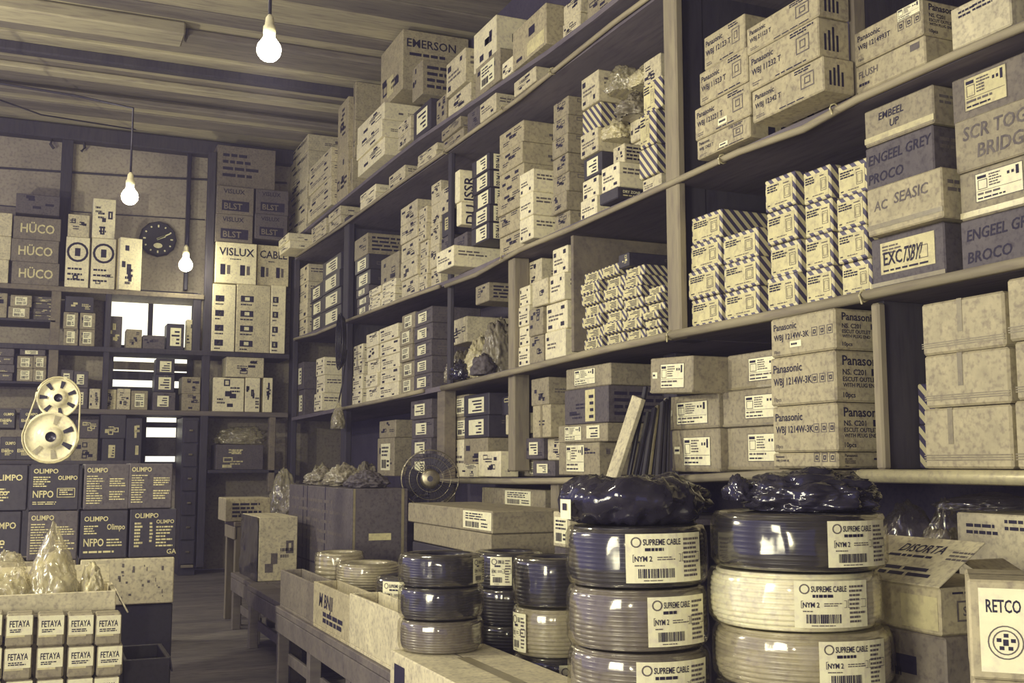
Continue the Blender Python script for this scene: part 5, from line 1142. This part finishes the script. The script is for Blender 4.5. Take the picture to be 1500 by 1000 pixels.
# clutter between the case and the back corner
G = 'bags of the far clutter'
tag(carton('packing_case', .5, .9, .62, ST['dark'], 33), 'dark case under the bags before the back corner', 'box').location = (1.95, 8.35, 0)
for i, (px, py, X, s, sz, mt) in enumerate(((360, 715, 1.75, .16, .22, 'film_milky'), (392, 720, 1.95, .18, .24, 'film_milky'), (378, 735, 1.80, .15, .14, 'poly_mid'), (412, 730, 2.1, .15, .20, 'poly_mid'))):
    p = on(px, py, 0, X); p.z = .622; p.y = (8.62, 8.62, 8.24, 8.24)[i]
    bag(Vector(((1.80, 2.08, 1.80, 2.08)[i], p.y, .622)), s*.72, s*.95, sz, 95+i, ('left', 'middle', 'small front', 'right')[i]+' clear bag of the far clutter', G, mt, 'slate', .5)
for i, (px, s, sz, mt) in enumerate(((445, .15, .06, 'poly_mid'), (476, .17, .075, 'poly_mid'), (505, .13, .055, 'slate'))):
    p = on(px, 705, 0, 1.66); o = lump(None, 'plastic_packet', (1.65, yc0-(yc0-yc1)*(.18, .52, .83)[i], zc+.003), .11, s, sz, mt, 105+i, .3, 2.6, 5, .35); tag(o, ('left', 'middle', 'right')[i]+' crumpled packet on the long packing case', 'packet', G)
o = lump(None, 'plastic_packet', (XS+.12, on(535, 650, 0, XS+.1).y, zl('D', 7.5) if 0 else .66), .12, .15, .22, 'poly_mid', 111, .2, 2.4, 5, .25); tag(o, 'grey bundle standing left of the tall kraft carton', 'packet')
lowboard(6.3, 8.6, .655)
# printed carton on the tall stand, black wrapped carton
def p_blk(mb, fm, sm, w, d, h, rng):
    for q in range(4): bars(mb, fm, w*.15, h*(.68-.17*q), w*(.9-.1*(q % 2)), h*(.8-.17*q), 1, rng, 'ink', .0009, .8)
T(7.10, 329, 396, 729, 1, dict(body='kraft', pr=p_blk), 'printed kraft carton', 'on the tall wooden stand beyond the bench', None, zb=.641, d=.32)
def x_wrap(o, fm, sm, w, d, h, rng):
    k = MB(); n = 14; m_ = 14; V = []
    for i in range(n+1):
        for j in range(m_+1): u, v = w*i/n, h*j/m_; q = Vector((u*9, v*9, 3)); V.append(fm(u, v, .004+.02*abs(noise.noise(q))+.01*abs(noise.noise(q*2.3))))
    k.mesh(V, [(i*(m_+1)+j, (i+1)*(m_+1)+j, (i+1)*(m_+1)+j+1, i*(m_+1)+j+1) for i in range(n) for j in range(m_)], 'poly_black', True); k.build('black_film', o)
o = carton('carton', .22, .56, .36, dict(body='pale', pr=p_marks(1, 4), extra=x_wrap), 35); o.location = (1.30, 6.62, .341); tag(o, 'tall pale carton with black film on its aisle face', 'box')
# ================================================================== back wall, low part
o = empty('drawer_cabinet', (0, 0, 0)); a = on(261, 830, 1, YS); b = on(298, 612, 1, YS); o.location = (a.x, YS, 0); tag(o, 'dark cabinet of wide drawers at the end of the aisle', 'cabinet')
k = MB(); W_ = min(b.x, 1.385)-a.x; k.box(0, W_, .02, .45, 0, 1.43, 'dark'); k.build('body', o)
for i in range(6):
    k = MB(); z0 = .1+.22*i; k.box(.012, W_-.012, -.002, .019, z0, z0+.205, 'wood_dark', .006); dr = k.build('drawer', o)
    k = MB(); k.box(W_*.38, W_*.62, -.018, -.003, z0+.10, z0+.118, 'metal'); k.build('handle', dr)
k = MB(); k.box(.02, W_-.02, -.03, -.003, .07, .095, 'wood'); k.build('plinth_rail', o)
G = 'goods on the lowest back shelf'
k = MB(); k.box(1.47, 2.2, YS, YB-.06, .92, .95, 'wood_dark'); bs_part('shelf_board', k); k = MB(); k.box(-2.6, 1.14, YS, YB-.06, .97, 1.0, 'wood_dark'); bs_part('shelf_board', k)
T(YS, 316, 386, 651, 1, 'slate_light', 'wide dusky carton', 'on the lowest shelf of the back corner', G, zb=.951, d=.3)
o = lump(None, 'plastic_packet', on(352, 650, 1, YS+.2), .22, .12, .10, 'film_milky', 121, .3, 3, 5, 0); o.location.z = on(352, 650, 1, YS).z+.004; tag(o, 'bright folded film roll on the wide dusky carton', 'packet')
T(YS, 106, 145, 642, 1, 'mid', 'kraft carton with dark print', 'behind the plastic reels', G, zb=1.001, d=.25)
T(YS, 150, 183, 642, 1, 'dark_slip', 'dark framed carton', 'right of the plastic reels', G, zb=1.001, d=.25)
T(YS, 147, 185, 607, 1, 'dark', 'dark carton', 'on the dark framed one', G, yb=641, d=.25)
T(YS, 187, 211, 612, 1, 'dark', 'tall dark carton', 'left of the lowest window', G, zb=1.001, d=.25)
T(YS, 110, 145, 614, 1, 'slate_light', 'dusky flat carton', 'on the kraft one behind the reels', G, yb=640, d=.25)
k = MB(); k.box(-.55, .5, 6.3, 6.75, 0, 1.0, 'dark'); k.box(-.57, .52, 6.28, 6.77, 1.0, 1.02, 'wood_dark'); tag(k.build('counter', None, (0, 0, 0)), 'dark counter behind the left pile of dark lettered cartons', 'counter')
for r in range(2):
    for c, (x0, x1) in enumerate(((-30, -4), (-2, 24), (26, 56))):
        T(6.3, x0, x1, 680-41*(r+1), 1, dict(body='dark', pr=olm(4)), 'dark lettered carton', ('lower', 'upper')[r]+' row behind the reels, '+('beyond the picture edge', 'at the picture edge', 'nearest the reels')[c], 'dark cartons behind the reels', zb=1.021+.165*r, d=.24, yb=None)
# ================================================================== pair of plastic reels on the left pile
pr_ = at(75, 655, 4.98); o = empty('reel_pair', (pr_.x, 4.98, 0)); ztop = on(82, 679, 1, YP).z+.002; 
rl = 34*4.98/F_PX; ru = 27*4.98/F_PX; o.location.z = ztop; tag(o, 'pair of pale plastic reels bound upright on the dark lettered cartons', 'reel')
def reel(nm, x, z, r, y0, y1, seed):
    mx = Matrix.Translation((x, 0, z)) @ Matrix.Rotation(math.pi/2, 4, 'X'); k = MB()
    k.lathe([(r, 0), (r, .008), (r*.93, .012), (r*.9, .006), (r*.42, .004), (r*.40, .016), (r*.2, .018)], 36, 'plastic_white', mx @ Matrix.Translation((0, 0, y0))); k.lathe([(r*.3, -.03), (r*.92, -.03), (r*.92, .003), (r*.3, .003)], 32, 'plastic_grey', mx @ Matrix.Translation((0, 0, y0)), closed=True)
    a = k.build(nm, o)
    k = MB(); k.lathe([(0, .012), (r*.2, .014), (r*.21, .019)], 20, 'metal_dark', mx @ Matrix.Translation((0, 0, y0))); k.build('hub_hole', a)
    for i in range(7):
        t = i*2*math.pi/7+.4
        if seed == 1 and i in (2, 3): continue
        k = MB(); c, s = math.cos(t), math.sin(t); r0, r1 = r*.5, r*.86; wv = r*.11
        pts = [(r0*c-wv*s*.6, r0*s+wv*c*.6), (r1*c-wv*s, r1*s+wv*c), (r1*c+wv*s, r1*s-wv*c), (r0*c+wv*s*.6, r0*s-wv*c*.6)]
        k.face([mx @ Vector((p[0], p[1], y0+.0085)) for p in pts], 'metal_dark' if seed == 0 or i % 3 == 0 else 'plastic_grey'); k.build('spoke_opening', a)
reel('lower_reel', -.01, rl+.003, rl, .02, 0, 1); reel('upper_reel', .012, rl*2+ru*.72, ru, .012, 0, 0)
k = MB(); A, B_ = Vector((-.01, -.03, rl+.003)), Vector((.012, -.03, rl*2+ru*.72)); pts = []
for i in range(13): t = math.pi*.97-(-math.pi)*i/12; pts.append(A+Vector((math.cos(t), 0, math.sin(t)))*(rl+.003))
for i in range(13): t = -.1+math.pi*1.05*i/12; pts.append(B_+Vector((math.cos(t), 0, math.sin(t)))*(ru+.003))
k.tube(pts, .004, 'tape_pale', 6, True); k.build('binding_strap', o)
# ================================================================== open carton and bags, front left
YO = 3.92
a = on(-40, 880, 1, YO); b = on(170, 870, 1, YO); zt2 = on(90, 868, 1, YO).z; zb2 = zt2-.075
o = tray(-.14, .14, -(b.x-a.x)/2, (b.x-a.x)/2, 0, .075, 'pale', 'pale open carton full of clear bags, front left', None, name='open_carton', flaps=(('near', 62, .085), ('back', -40, .09)))
o.location = ((a.x+b.x)/2, YO+.14, zb2); o.rotation_euler = (0, 0, math.pi/2)
T(YO+.01, -60, 166, 800, 1, 'mid', 'kraft case', 'under the open carton of clear bags', None, zb=0, yb=None, d=.27) if 0 else None
c_ = carton('packing_case', .26, b.x-a.x-.02, zb2-.002, ST['mid'], 41); c_.location = ((a.x+b.x)/2, YO+.14, 0); c_.rotation_euler = (0, 0, math.pi/2); tag(c_, 'kraft case under the open carton of clear bags', 'box')
for i, (px, s, sz, pk, fm_) in enumerate(((10, .08, .12, .35, 'film_milky'), (76, .085, .17, .72, 'film_milky'), (134, .042, .09, .3, 'poly_white'))):
    p = on(px, 860, 1, YO+.12); bag(Vector((p.x, YO+.13+.0*i, zb2+.014)), s, .10, sz, 131+i, ('rounded clear bag at the left picture edge', 'peaked clear bag in the open carton', 'small bag at the right end of the open carton')[i], 'clear bags front left', fm_, 'poly_white' if i < 2 else None, pk)
a = on(182, 965, 1, 4.0); b = on(250, 965, 1, 4.0)
o = tray(-.16, .16, -(b.x-a.x)/2, (b.x-a.x)/2, 0, on(215, 966, 1, 4.0).z, 'dark', 'dark open carton on the floor beside the aisle', None, name='open_carton', flaps=(('near', 80, .05),))
o.location = ((a.x+b.x)/2, 4.18, 0); o.rotation_euler = (0, 0, math.pi/2)
# strip of wiring along the wall top and the ceiling
k = MB(); k.tube([on(-60, 125, 1, 8.2), on(60, 168, 1, 9.4), on(200, 190, 1, YB-.17), on(420, 214, 1, YB-.17)], .007, 'metal_dark'); struct(k.build('trim_9'))
